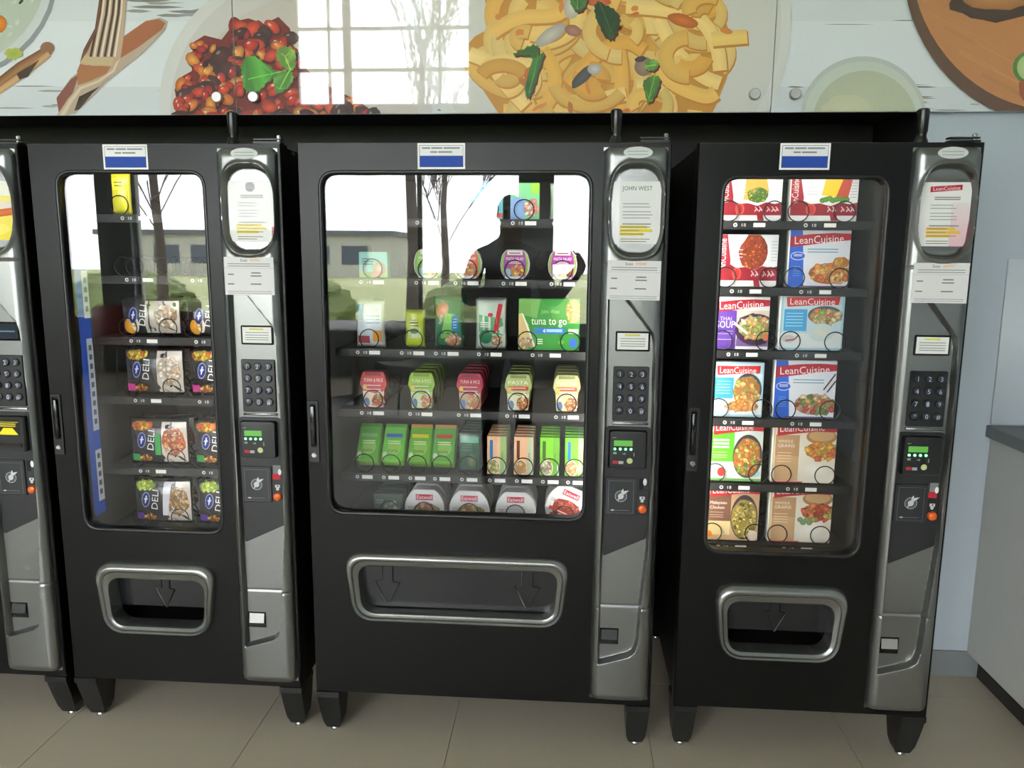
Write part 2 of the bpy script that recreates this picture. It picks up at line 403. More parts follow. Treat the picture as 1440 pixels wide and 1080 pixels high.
def art(c):
    rng = random.Random(7)
    c.poly([(-700, -420), (2200, -420), (2200, 260), (-700, 260)], (226, 230, 234))
    for y0, y1, k in ((-420, -260, .97), (-260, -110, 1.02), (-110, 30, 1.0), (30, 122, 1.03), (122, 260, .98)):
        c.poly([(-700, y0), (2200, y0), (2200, y1), (-700, y1)], mul((226, 231, 236), k))
    def streak(x, y, l, t, col): c.poly([(x, y), (x+l*.3, y-t*.5), (x+l*.7, y-t*.3), (x+l, y+t*.2), (x+l*.6, y+t*.6), (x+l*.2, y+t*.5)], col)
    for _ in range(150):
        y = rng.choice((28, 122, 152, -108, -258))+rng.gauss(0, 7); k = rng.uniform(.62, .92)
        streak(rng.uniform(-650, 1500), y, rng.uniform(15, 80), rng.uniform(1, 3), mul((190, 190, 188), k))
    for _ in range(46): streak(rng.uniform(170, 330), rng.uniform(-30, 24), rng.uniform(30, 90), rng.uniform(2, 6), mul((160, 160, 156), rng.uniform(.8, 1.1)))
    for _ in range(40): streak(rng.uniform(1215, 1290), rng.uniform(136, 162), rng.uniform(10, 40), rng.uniform(1, 3), mul((150, 140, 128), rng.uniform(.7, 1.1)))
    # rice bowl, top left
    c.ell(-95, -30, 176, 150, (150, 155, 160), n=40); c.ell(-95, -32, 170, 145, (218, 222, 224), n=40); c.ell(-97, -34, 161, 137, (196, 206, 192), n=40)
    for _ in range(260):
        a, q = rng.uniform(0, 6.28), math.sqrt(rng.random())*.93; x, y = -97+160*q*math.cos(a), -34+136*q*math.sin(a)
        c.ell(x, y, rng.uniform(4, 8), rng.uniform(2, 3.2), (226, 232, 216), (196, 208, 190), n=8, rot=rng.uniform(0, 3))
    for _ in range(70):
        a, q = rng.uniform(0, 6.28), math.sqrt(rng.random())*.95; x, y = -97+160*q*math.cos(a), -34+136*q*math.sin(a)
        c.ell(x, y, rng.uniform(3, 5), rng.uniform(1.4, 2.2), rng.choice(((48, 62, 48), (74, 84, 62))), n=7, rot=rng.uniform(0, 3))
    c.ell(-2, 34, 12, 13, (238, 150, 50), (214, 120, 40)); c.ell(20, 76, 12, 8, (150, 176, 74), (190, 190, 90), wob=.2, rng=rng)
    c.ribbon([(-60, 168), (-10, 126), (30, 96), (70, 70)], [16, 16, 18, 14], (110, 70, 42), (172, 124, 82)); c.ell(67, 68, 10, 9, (150, 106, 76), n=14)
    c.ribbon([(-60, 172), (-6, 132), (34, 104), (70, 76)], 9, (196, 150, 104), (214, 176, 128))
    c.poly([(24, 104), (56, 84), (40, 108), (28, 112)], (70, 50, 36))
    # knife and fork
    c.poly([(84, 164), (80, 138), (100, 110), (170, 54), (205, 30), (226, 25), (236, 30), (233, 42), (200, 76), (150, 116), (106, 160)], (190, 170, 150))
    c.poly([(168, 74), (172, 54), (205, 30), (224, 27), (233, 33), (228, 42), (196, 66), (170, 82)], (172, 104, 66))
    c.poly([(80, 138), (84, 162), (92, 160), (104, 128), (112, 104), (100, 112)], (142, 86, 74))
    c.poly([(105, 156), (112, 136), (140, 122), (158, 106), (130, 132), (112, 154)], (66, 48, 36))
    c.ribbon([(86, 166), (100, 142), (114, 124), (140, 114), (160, 100), (168, 82)], [13, 10, 8, 6, 6, 6], (190, 160, 130), (232, 214, 190))
    c.poly([(110, 120), (109, 100), (113, 90), (132, 93), (158, 92), (150, 104), (128, 114)], (176, 118, 76))
    c.poly([(113, 90), (116, 76), (132, 52), (141, 0), (146, -40), (180, -40), (179, 0), (174, 56), (170, 82), (158, 94), (132, 92)], (196, 168, 140))
    c.poly([(113, 88), (116, 77), (160, 82), (158, 92), (132, 92)], (206, 182, 142))
    for x0, x1 in ((146, 131), (155, 141), (163, 151), (170, 160)):
        c.ribbon([(x0+2, -40), ((x0+x1)/2+2, 20), (x1-3, 80)], 3.6, (96, 72, 56), (70, 50, 40))
        c.ribbon([(x0+5, -40), ((x0+x1)/2+6, 20), (x1+2, 80)], 2.6, (226, 208, 188), (242, 230, 214))
    c.poly([(113, 88), (118, 70), (134, 40), (140, 0), (143, 0), (138, 40), (124, 72)], (120, 74, 58))
    # plate with the bean stew
    c.ell(420, 150, 196, 196, (222, 221, 219), n=60); c.ell(424, 154, 184, 186, (208, 202, 196), (212, 208, 204), n=60); c.ell(428, 160, 160, 164, (204, 192, 180), (206, 198, 190), n=50)
    S = [(246, 126), (256, 108), (270, 100), (272, 60), (288, 50), (312, 56), (332, 30), (350, 26), (372, 34), (392, 24), (408, 40), (416, 78), (434, 100), (460, 120), (500, 140), (530, 160), (535, 300), (270, 300), (252, 160)]
    c.poly(S, (120, 34, 26))
    pal = ((206, 56, 38), (224, 76, 42), (190, 44, 36), (84, 42, 40), (74, 36, 38), (232, 126, 48), (236, 150, 62), (166, 38, 36), (214, 68, 48), (226, 90, 54))
    pts = []
    while len(pts) < 420:
        x, y = rng.uniform(240, 535), rng.uniform(20, 290)
        if inpoly(x, y, S): pts.append((x, y))
    for x, y in sorted(pts, key=lambda p: p[1]):
        q = rng.choice(pal); r = rng.uniform(6, 13) if q[0] > 100 else rng.uniform(10, 17); ro = rng.uniform(0, 3.14); e = r*rng.uniform(.55, .8)
        c.ell(x+1.5, y+2, r*1.05, e*1.08, (60, 18, 16), n=10, rot=ro)
        c.ell(x, y, r, e, mul(q, 1.12), mul(q, .72), n=11, rot=ro, wob=.06, rng=rng)
        if rng.random() < .5: c.ell(x-r*.25, y-e*.35, r*.25, e*.18, (236, 190, 170) if q[0] > 100 else (150, 118, 112), n=7, rot=ro)
    leaf(c, [(390, 104), (372, 88), (352, 78), (340, 92), (342, 110), (346, 128), (362, 130), (378, 116)], [(412, 98), (385, 104), (350, 112)], (84, 160, 58))
    leaf(c, [(406, 100), (392, 88), (390, 72), (400, 66), (414, 70), (417, 88), (414, 98)], [(410, 100), (402, 80)], (128, 172, 70))
    leaf(c, [(406, 100), (414, 106), (408, 122), (392, 132), (386, 120), (388, 106)], [(408, 100), (394, 126)], (104, 166, 64))
    # plate with the pasta
    c.ell(850, 30, 262, 262, (226, 226, 222), n=70); c.ell(852, 30, 246, 246, (228, 224, 214), (220, 218, 212), n=70)
    S2 = [(652, 70), (668, 52), (690, 40), (682, 0), (690, -60), (740, -150), (850, -190), (960, -150), (1010, -60), (1016, 20), (1030, 60), (1022, 110), (1006, 150), (985, 190), (900, 230), (780, 220), (720, 180), (700, 158), (676, 122), (655, 98)]
    c.poly(S2, (206, 146, 62))
    cols = ((244, 196, 104), (248, 208, 122), (238, 184, 88), (250, 216, 136), (242, 192, 98), (236, 176, 80), (246, 210, 120))
    nests = [(960, 78), (760, 24), (830, 110), (885, -30), (712, 110), (900, 150), (960, -50), (780, -80), (870, 40), (800, 170), (735, 60), (990, 20)]
    arcs = []
    for i, (nx_, ny_) in enumerate(nests):
        for r in range(78, 8, -9): arcs.append((rng.random()+(78-r)/60, nx_+rng.uniform(-8, 8), ny_+rng.uniform(-6, 6), r+rng.uniform(-4, 4)))
    arcs.sort(); nc = len(arcs)*6//10
    def noodles(L):
        for _, x, y, r in L:
                a0 = rng.uniform(0, 360); sp = rng.uniform(70, 190); q = rng.choice(cols); wd = rng.uniform(14, 22); fl_ = rng.uniform(.65, .95); k0 = rng.uniform(.9, 1.0)
                P = arc(x, y, r, r*fl_, a0, a0+sp, 18)
                P = [p for p in P if inpoly(p[0], p[1], S2)]
                if len(P) < 4: continue
                c.ribbon([(p[0]+1.2, p[1]+2.6) for p in P], wd+.5, (204, 136, 56), (204, 136, 56))
                c.ribbon(P, wd, mul(q, k0), mul(q, k0*1.02), mul(q, k0*.96))
    noodles(arcs[:nc])
    for P, q in (([(692, 46), (730, 26), (780, 22), (800, 6)], cols[0]), ([(660, 76), (690, 90), (712, 120), (740, 150)], cols[3]), ([(800, 120), (840, 76), (880, 60), (905, 72)], cols[5]), ([(925, 26), (950, 72), (985, 106), (1012, 118)], cols[3]), ([(880, 10), (930, 14), (980, 26), (1006, 62), (1012, 100)], cols[3]), ([(870, 72), (874, 110), (872, 158)], cols[2]), ([(915, 90), (950, 120), (990, 136), (1006, 130)], cols[0]), ([(1000, 56), (1025, 54), (1050, 52)], cols[6]), ([(820, 160), (850, 140), (880, 132)], cols[3])):
        P = smooth(P); c.ribbon([(p[0]+2, p[1]+3) for p in P], 21, (204, 136, 56), (204, 136, 56)); c.ribbon(P, 20, mul(q, .99), mul(q, 1.02), mul(q, .95))
    noodles(arcs[nc:])
    for _ in range(26):
        x, y = rng.uniform(660, 1030), rng.uniform(-150, 190)
        if inpoly(x, y, S2): c.ell(x, y, rng.uniform(5, 12), rng.uniform(2.5, 5), rng.choice(((206, 112, 52), (190, 120, 60), (222, 140, 70))), n=9, rot=rng.uniform(0, 3), wob=.2, rng=rng)
    for x, y, rx, ry, ro, q in ((775, 50, 26, 10, -.6, (206, 196, 182)), (806, 44, 12, 8, .3, (182, 130, 110)), (820, 108, 22, 8, -.8, (92, 88, 88)), (836, 98, 10, 8, 0, (206, 200, 194)), (905, 94, 13, 14, .4, (160, 130, 112)), (900, 84, 8, 4, -.2, (84, 78, 72)), (805, 8, 12, 20, .2, (226, 218, 200)), (960, 30, 22, 9, .3, (214, 118, 50)), (842, 4, 18, 6, 0, (214, 110, 60))):
        c.ell(x, y, rx, ry, mul(q, 1.05), mul(q, .85), n=16, rot=ro, wob=.05, rng=rng)
    leaf(c, [(722, 78), (738, 68), (756, 64), (758, 78), (766, 74), (756, 108), (746, 136), (738, 130), (744, 100), (748, 80)], [(744, 132), (756, 84)], (70, 122, 56))
    leaf(c, [(838, 4), (852, 8), (868, 18), (870, 34), (864, 54), (852, 54), (842, 36), (836, 20)], [(842, 2), (860, 46)], (52, 82, 46))
    leaf(c, [(802, -8), (824, -8), (824, 8), (814, 18), (804, 10)], [(812, -8), (812, 14)], (82, 124, 60))
    leaf(c, [(904, 116), (916, 108), (928, 110), (924, 130), (912, 146), (906, 130)], [(922, 100), (912, 140)], (92, 140, 60))
    leaf(c, [(906, 90), (918, 84), (926, 90), (920, 100), (908, 98)], [(922, 92), (908, 94)], (112, 164, 74))
    # small bowl of sauce
    c.ell(1213, 166, 88, 86, (196, 204, 198), n=50); c.ell(1213, 168, 83, 81, (208, 216, 204), n=50); c.ell(1215, 176, 74, 76, (206, 206, 172), (190, 196, 170), n=44)
    c.ell(1190, 168, 40, 34, (214, 214, 182), (206, 206, 172), n=24, wob=.05, rng=rng)
    # wooden board with food
    c.ell(1480, -52, 212, 226, (98, 66, 46), n=70); c.ell(1484, -66, 206, 222, (196, 132, 78), n=70)
    for _ in range(120):
        y = rng.uniform(-260, 150); x = rng.uniform(1285, 1660); l = rng.uniform(40, 120)
        if all(((px-1484)/204)**2+((py+66)/220)**2 < 1 for px, py in ((x, y), (x+l, y+l*.55))):
            c.ribbon([(x, y), (x+l*.5, y+l*.26), (x+l, y+l*.55)], rng.uniform(2, 6), mul((196, 132, 78), rng.uniform(.88, 1.05)), mul((204, 140, 84), rng.uniform(.88, 1.08)))
    c.ell(1398, 6, 62, 26, (70, 44, 30), n=20, wob=.1, rng=rng); c.ell(1400, -8, 58, 24, (206, 150, 84), (170, 110, 60), n=20, wob=.08, rng=rng); c.ell(1390, -22, 44, 20, (226, 176, 110), n=16, wob=.1, rng=rng)
    c.ell(1448, 96, 26, 24, (90, 132, 58), n=24); c.ell(1450, 96, 22, 20, (204, 218, 160), (176, 200, 130), n=24); c.ell(1460, 126, 30, 24, (190, 110, 60), (160, 84, 46), n=18, wob=.1, rng=rng)
ACRYL = mat('acrylic_edge', (214, 220, 222), .1)
XS1, XS2 = un(330, 80, YB)[0], un(1088, 80, YB)[0]
BO = [un(px, py, YB-.015) for px, py in ((306, 137), (357, 137), (1061, 133), (1118, 132))]
for k, (a, b, lab, bolts) in enumerate(((-2.12, XS1-.001, 'glossy food print panel with fork and knife, above the left machines', (-2.06, BO[0][0])), (XS1+.001, XS2-.001, 'glossy food print panel with bean stew and pasta, above the middle', (BO[1][0], BO[2][0])), (XS2+.001, 2.79, 'glossy food print panel with wooden board, above the counter corner', (BO[3][0], 2.72)))):
    t = thing('banner_panel', lab, 'banner', (0, 0, 0), 0, 'printed food panels on the wall')
    link('sheet', box(a, b, YB+.0005, YB+.008, ZB0, ZB1, ACRYL, .0008, 1), t)
    c = PixCan(4e-6, (a+.0008, b-.0008, ZB0+.0008, ZB1-.0008)); art(c); link('print', c.mesh(BANNER, None, YB), t)
    for bx in bolts:
        for z in (BO[0][1], ZB1-.06):
            link('standoff_bolt', cached('bolt', lambda: lathe([(.0, -.016), (.015, -.016), (.0175, -.013), (.0175, -.001), (.009, 0), (.009, .03)], mat('brushed_steel', (196, 196, 194), .4, metal=.7), 22, 'y')), t, (bx, YB-.009, z))
# ================================================================== vending machines
ZM = .03                                     # local z = 0 of every machine lies 3 cm above the floor
def sdf_poly(X, Z, P):
    d = np.full(X.shape, 1e9); ins = np.zeros(X.shape, bool)
    for i in range(len(P)):
        (ax, az), (bx, bz) = P[i-1], P[i]; ex, ez = bx-ax, bz-az; wx, wz = X-ax, Z-az
        t = np.clip((wx*ex+wz*ez)/(ex*ex+ez*ez), 0, 1); d = np.minimum(d, np.hypot(wx-ex*t, wz-ez*t))
        c = ((az > Z) != (bz > Z)); ins ^= c & (X < (bx-ax)*(Z-az)/((bz-az) if bz != az else 1e-9)+ax)
    return np.where(ins, d, -d)
def sstep(t): t = np.clip(t, 0, 1); return t*t*(3-2*t)
CW, CZ0, CZ1 = .166, .150, 1.692
INS = [(.020, 1.318), (.060, 1.312), (.072, 1.305), (.143, 1.215), (.149, 1.19), (.153, .95), (.151, .63), (.138, .46), (.131, .335), (.122, .305), (.106, .292), (.018, .264)]
def column_mesh():
    nu, nz = 76, 600
    s = np.linspace(0, CW, nu); z = np.linspace(CZ0, CZ1, nz); S, Z = np.meshgrid(s, z)
    qx = np.abs(S-CW/2)-(CW/2-.022); qz = np.abs(Z-(CZ0+CZ1)/2)-((CZ1-CZ0)/2-.022)
    dist = -(np.hypot(np.maximum(qx, 0), np.maximum(qz, 0))+np.minimum(np.maximum(qx, qz), 0)-.022)
    t = np.clip(dist/.026, 0, 1)
    h = .024*np.sqrt(np.clip(1-(1-t)**2, 0, 1))+.004*(1-((S-CW/2)/(CW/2))**2)
    # bezel round the notice
    q = ((np.abs(S-.088)/.072)**3+(np.abs(Z-1.531)/.121)**3)**(1/3)
    h = h+.007*np.exp(-((q-1.0)/.045)**2)
    k = sstep((.985-q)/.10); h = h*(1-k)+.004*k
    # sunk field with keypad, reader and coin return
    k = sstep(sdf_poly(S, Z, INS)/.006); h = h*(1-k)+.0035*k
    for zs in (1.392, .437): h = h-.004*np.exp(-((Z-zs)/.0022)**2)*(h > .002)
    V = np.stack([S, -np.maximum(h, 0)-.0005, Z], -1).reshape(-1, 3)
    F = [(j*nu+i, j*nu+i+1, (j+1)*nu+i+1, (j+1)*nu+i) for j in range(nz-1) for i in range(nu-1)]
    rim = [i for i in range(nu)]+[j*nu+nu-1 for j in range(1, nz)]+[(nz-1)*nu+i for i in range(nu-2, -1, -1)]+[j*nu for j in range(nz-2, 0, -1)]
    b = len(V); V = np.concatenate([V, [(V[i][0], .0, V[i][2]) for i in rim]])
    n = len(rim); F += [(rim[i], b+i, b+(i+1) % n, rim[(i+1) % n]) for i in range(n)]
    F.append(tuple(range(b, b+n)))
    return mesh(V.tolist(), F, SILVER, True, 50)
def frame_loops(TL, TR, BR, BL, iTL, iTR, iBR, iBL, r, ri, arch):
    o = rpoly([BL, BR, TR, TL], r, 8, arch); i = rpoly([iBL, iBR, iTR, iTL], ri, 8, arch*.6)
    return o, i
def frame_mesh(o, i):
    L = []
    for t, y in ((0, 0), (.02, -.008), (.08, -.016), (.2, -.023), (.36, -.026), (.5, -.023), (.57, -.016), (.60, -.0145), (.9, -.0125), (.97, -.011), (1, -.007), (1, .045)):
        L.append([(a[0]+(b[0]-a[0])*t, y, a[1]+(b[1]-a[1])*t) for a, b in zip(o, i)])
    return loft(L, FRAME, False, True, 60)
def coil_mesh(r, turns, pitch, wire=.0017):
    P = []                              # each turn lies flat, the step back runs along the tray under the goods
    for k in range(turns):
        P += [(r*math.cos(-math.pi/2+2*math.pi*j/22), k*pitch+.002*j/22, r*math.sin(-math.pi/2+2*math.pi*j/22)) for j in range(23)]
    return tube(P, wire, COIL, 5)
SCREEN = mat('lcd_green', (84, 150, 60), .3, emit=.55)
LEDG = mat('led_green', (120, 255, 160), .3, emit=3)
ORANGE = mat('coin_button_orange', (214, 92, 24), .3)
LAMPS = [mat('lamp_tube_%d' % k, (255, 250, 240), .4, emit=e) for k, e in enumerate((10, 40, 34, 52))]; TOPL = [mat('top_lamp_tube_%d' % k, (255, 250, 240), .4, emit=e) for k, e in enumerate((6, 16, 12, 12))]
KEY = mat('key_black', (34, 36, 42), .3)
BLUE = mat('wall_strip_blue', (38, 84, 196), .4)
WINB = mat('window_black', (8, 8, 9), .25)
RD = random.Random(11)
def legs(t, W):
    def leg_mesh():
        L = []
        for z, hw, yf, yb in ((.127, .034, -.002, .11), (.110, .034, -.002, .11), (.108, .032, .002, .11), (.05, .031, .022, .10), (.008, .028, .036, .092), (-.014, .021, .044, .086), (-.018, .018, .046, .084)):
            L.append([(-hw, yf, z), (hw, yf, z), (hw, yb, z), (-hw, yb, z)])
        return loft(L, BLACKP, True, False)
    for u in (.036, W-.036):
        for y in (0, .66):
            lg = link('leg', cached('leg', leg_mesh), t, (u, y, 0))
            link('levelling_foot', cached('foot', lambda: lathe([(.004, .0), (.004, -.02), (.013, -.022), (.015, -.026), (.015, -.03)], CHROME, 14)), lg, (0, .065, -.0))
def keypad(t, x0):
    kp = link('keypad', cached('kpad', lambda: plate(rrect(0, .096, 0, .150, .005, 3), [], -.006, 0, BLACKP, .001)), t, (x0+.041, -.004, .972))
    for i, s in enumerate('123456789*0#'):
        x, z = .018+.030*(i % 3), .130-.0335*(i//3)
        link('key', cached('key', lambda: lathe([(.0112, 0), (.0112, -.003), (.0095, -.0052), (.004, -.0062)], KEY, 14, 'y')), kp, (x, -.006, z))
        def leg():
            c = Can(1e-5); c.text(s, 0, -.0062, .0175, (208, 212, 236), align='c'); return c.mesh(PAPER)
        link('key_legend', cached('klet'+s, leg), kp, (x, -.0127, z))
def emblem():
    c = Can(1e-5); W_ = (206, 210, 206)
    for a in range(0, 360, 24): c.ribbon(arc(0, 0, .0155, .0155, a, a+19, 4), .0016, W_, W_)
    for a in range(0, 360, 20): c.ribbon(arc(0, 0, .0115, .0115, a, a+10, 3), .0014, (170, 174, 172), (170, 174, 172))
    c.ell(0, 0, .008, .008, W_); c.ribbon([(-.008, -.012), (.0, 0), (.014, .014)], [.002, .006, .002], W_, W_)
    c.poly([(.004, .006), (.014, .010), (.022, .017), (.012, .016), (.006, .013)], W_); c.poly([(.000, .008), (.002, .018), (.006, .022), (.008, .014), (.005, .008)], W_)
    c.ribbon([(-.030, -.040), (.024, -.040)], .0012, (120, 124, 124), (120, 124, 124)); c.ell(-.022, -.040, .005, .0022, (190, 192, 190))
    c.ribbon([(-.034, .044), (.034, .044), (.034, -.048), (-.034, -.048), (-.034, .044)], .0012, (110, 113, 114), (110, 113, 114))
    return c.mesh(PAPER)
def notice(kind):
    c = Can(1e-5); wd, ht = .124, .160; g = (150, 150, 150); rng = random.Random(len(kind))
    if kind == 'pizza':
        c.grad(0, wd, 0, ht, (246, 222, 70), (250, 240, 150)); c.rect(0, wd, .07, .105, (236, 226, 214)); c.ribbon([(0, .075), (.06, .07), (wd, .078)], .02, (196, 96, 44), (214, 120, 60)); c.ell(.06, .03, .05, .018, (250, 236, 120)); c.rect(0, wd, .12, ht, (248, 244, 232))
        return c.mesh(PAPER)
    c.rect(0, wd, 0, ht, (244, 243, 240))
    if kind == 'red':
        c.poly([(.022, .135), (.10, .141), (.10, .154), (.022, .149)], (188, 36, 60)); c.text('LeanCuisine', .062, .1405, .013, (250, 240, 240), .05, 'c', width=.066)
        c.grad(.078, wd, 0, .11, (240, 196, 206), (242, 232, 232)); c.poly([(wd-.006, 0), (wd, 0), (wd, .07)], (176, 40, 90))
    elif kind == 'green': c.text('JOHN WEST', .062, .137, .016, (44, 122, 92), 0, 'c', width=.078)
    else: c.ell(.062, .145, .013, .013, (120, 122, 124)); c.lines(.052, .072, (.146, .141), .002, (220, 220, 220)); c.rect(wd-.006, wd, .0, .04, (214, 80, 92))
    if kind != 'green': c.lines(.034, .098, (.116, .121), .003, g)
    c.lines(.026, .105, (.102, .094, .082, .074, .066), .0022, (176, 176, 176), rng); c.lines(.026, .10, (.050,), .003, g)
    y = (236, 214, 60) if kind != 'red' else (240, 196, 66)
    for z, x1 in ((.040, .09), (.031, .104), (.022, .08)): c.rect(.02, x1, z, z+.0075, y)
    c.lines(.022, .10, (.043, .034, .025, .012, .006), .002, (150, 146, 120), rng)
    return c.mesh(PAPER)
def sticker():
    c = Can(1e-5); g = (120, 120, 120); c.rect(0, .138, 0, .102, (226, 224, 222)); c.text('Scan', .046, .090, .011, (70, 66, 64)); c.rect(.072, .10, .091, .097, (226, 196, 170))
    c.lines(.01, .128, (.083, .077), .002, (140, 140, 140)); c.rect(.0, .138, .072, .0727, (170, 170, 170)); c.lines(.008, .130, (.009, .004), .0016, (160, 160, 160))
    for x, z, w_ in ((.010, .054, .016), (.008, .028, .018), (.075, .058, .026), (.073, .050, .03), (.072, .028, .03)): c.rect(x, x+w_, z, z+.0032, g)
    return c.mesh(PAPER)
def topcard():
    c = Can(1e-5); c.rect(0, .126, 0, .066, (240, 240, 240)); c.rect(.005, .121, .005, .061, (70, 76, 96)); c.rect(.006, .120, .034, .060, (232, 232, 234)); c.rect(.006, .120, .006, .034, (34, 70, 160))
    for x0, x1, z in ((.012, .034, .0515), (.037, .066, .0515), (.069, .112, .0515), (.034, .052, .0415), (.055, .092, .0415)): c.rect(x0, x1, z, z+.0042, (140, 140, 144))
    return c.mesh(PAPER)
def lcd_card(dark):
    c = Can(1e-5)
    if dark: c.rect(0, .082, 0, .044, (24, 34, 44)); c.lines(.006, .074, (.020,), .004, (90, 120, 150))
    else:
        c.rect(0, .082, 0, .044, (236, 236, 230)); c.rect(.02, .06, .036, .041, (214, 206, 90)); c.lines(.008, .074, (.028, .021, .014, .008), .0022, (150, 150, 150))
    return c.mesh(PAPER)
def column(t, W, kind, bill=False):
    x0 = W-.177
    link('control_column', cached('column', column_mesh), t, (x0, 0, 0), )['label'] = 'silver control column'
    c = Can(1e-5); c.ell(0, 0, .037, .0145, (206, 210, 208), n=28); c.lines(-.026, .026, (.002, -.006), .0018, (150, 154, 154))
    link('maker_badge', cached('badge', lambda: c.mesh(PAPER)), t, (x0+.086, -.0292, 1.6755))
    link('notice', cached('notice'+kind, lambda: notice(kind)), t, (x0+.027, -.0075, 1.446))
    link('notice_shield', cached('shield', lambda: plate(rrect(0, .132, 0, .192, .012, 4), [], -.0015, 0, glass_mat('shield_acrylic', .007, .99))), t, (x0+.022, -.0105, 1.434))
    if not bill: link('service_sticker', cached('sticker', sticker), t, (x0+.016, -.0295, 1.302), (0, RD.uniform(-.012, .012), 0))
    w_ = link('display_window', cached('dispwin', lambda: plate(rrect(0, .092, 0, .054, .004, 3), [], -.004, 0, GLOSSB, .001)), t, (x0+.044, -.0036, 1.163))
    link('display_card', cached('lcd%d' % bill, lambda: lcd_card(bill)), w_, (.005, -.0045, .005))
    keypad(t, x0)
    link('keypad_ledge', cached('kledge', lambda: box(0, .098, -.006, 0, 0, .007, FRAME, .001, 1)), t, (x0+.041, -.0036, .962))
    P = rpoly([(.026, .583), (.146, .640), (.149, .957), (.022, .957)], [.010, .006, .016, .016], 5)
    link('payment_panel', cached('paypanel', lambda: plate(P, [], -.0035, 0, mat('payment_panel_black', (30, 31, 32), .4), .001)), t, (x0, -.0036, 0))
    if bill:
        r = link('bill_acceptor', cached('bill', lambda: loft([[(a, y, b) for a, b in rrect(k, .098-k, k*.5, .104-k*.5, .004, 3)] for y, k in ((0, 0), (-.012, 0), (-.016, .004))], BLACKP, True, True, 40)), t, (x0+.036, -.007, .842))
        c = Can(1e-5); c.rect(0, .072, 0, .05, (28, 28, 20)); c.poly([(.006, .002), (.066, .002), (.05, .022), (.022, .022)], (232, 216, 40)); c.lines(.012, .06, (.026, .032), .003, (220, 206, 50)); c.rect(.004, .068, .038, .040, (200, 190, 60))
        link('bill_sticker', c.mesh(PAPER), r, (.013, -.0166, .048)); link('bill_mouth', boxes([(.010, .088, -.004, 0, 0, .010)], WINB), r, (0, -.0162, .014))
    else:
        r = link('card_reader', cached('reader', lambda: loft([[(a, y, b) for a, b in rrect(k, .104-k, k*.5, .106-k*.5, .008, 4)] for y, k in ((0, 0), (-.010, .0), (-.016, .004), (-.0165, .012))], BLACKP, True, True, 40)), t, (x0+.033, -.007, .842))
        link('screen', cached('rscreen', lambda: boxes([(0, .050, -.001, 0, 0, .0155)], SCREEN)), r, (.014, -.0165, .064))
        for k in range(4): link('status_light', cached('rled', lambda: lathe([(.0035, 0), (.0035, -.0012), (.002, -.0016)], LEDG, 10, 'y')), r, (.017+.0145*k, -.0165, .0555))
        c = Can(1e-5); c.rect(.012, .026, .014, .023, (176, 46, 56)); c.rect(.028, .041, .014, .022, (176, 176, 176)); c.ell(.058, .023, .008, .008, (190, 200, 140)); c.rect(.013, .022, .041, .047, (150, 160, 160)); c.poly([(.036, .042), (.046, .046), (.046, .040)], (140, 150, 150)); c.rect(.068, .070, .036, .046, (170, 170, 170)); c.rect(.010, .02, .086, .088, (150, 150, 150))
        link('reader_print', cached('rprint', lambda: c.mesh(PAPER)), r, (0, -.0167, 0))
    d = link('coin_door', cached('coindoor', lambda: plate(rrect(0, .086, 0, .106, .003, 2), [], -.005, 0, mat('coin_door_black', (38, 40, 43), .35), .001)), t, (x0+.028, -.007, .708))
    link('emblem', cached('emblem', emblem), d, (.043, -.0055, .053))
    c = Can(1e-5); c.rect(-.009, .013, 0, .026, (122, 124, 124)); c.rect(-.011, .011, -.016, .001, (186, 40, 50)); c.ell(.010, .006, .005, .009, (226, 226, 224))
    c2 = Can(1e-5); c2.rect(-.008, .004, -.012, .020, (14, 14, 14)); c2.ell(.008, .010, .005, .010, (230, 230, 228))
    link('coin_slot', cached('slot%d' % (kind == 'green' or bill), lambda: (c2 if (kind == 'green' or bill) else c).mesh(PAPER)), t, (x0+.128, -.0075, .792))
    c = Can(1e-5); c.rect(-.007, .007, 0, .008, (206, 208, 206)); c.ell(0, -.004, .0045, .005, (196, 198, 196)); c.rect(-.002, .003, .002, .006, (60, 60, 60))
    link('coin_symbol', cached('csym', lambda: c.mesh(PAPER)), t, (x0+.130, -.0075, .752))
    link('coin_return_button', cached('cbut', lambda: lathe([(.0125, 0), (.0125, -.004), (.0105, -.009), (.005, -.0115)], ORANGE, 18, 'y')), t, (x0+.131, -.007, .726))
    rc = link('coin_return', cached('creturn', lambda: boxes([(0, .060, -.002, 0, 0, .048)], WINB)), t, (x0+.017, -.0036, .32))
    link('return_flap', cached('cflap'+kind, lambda: loft([[(.012, -.002, .014), (.056, -.002, .014), (.056, -.008, .016), (.012, -.008, .016)], [(.012, -.002, .044), (.056, -.002, .044), (.056, -.003, .044), (.012, -.003, .044)]], CHROME if kind in ('red', 'grey') else BLACKP, True, False)), rc)
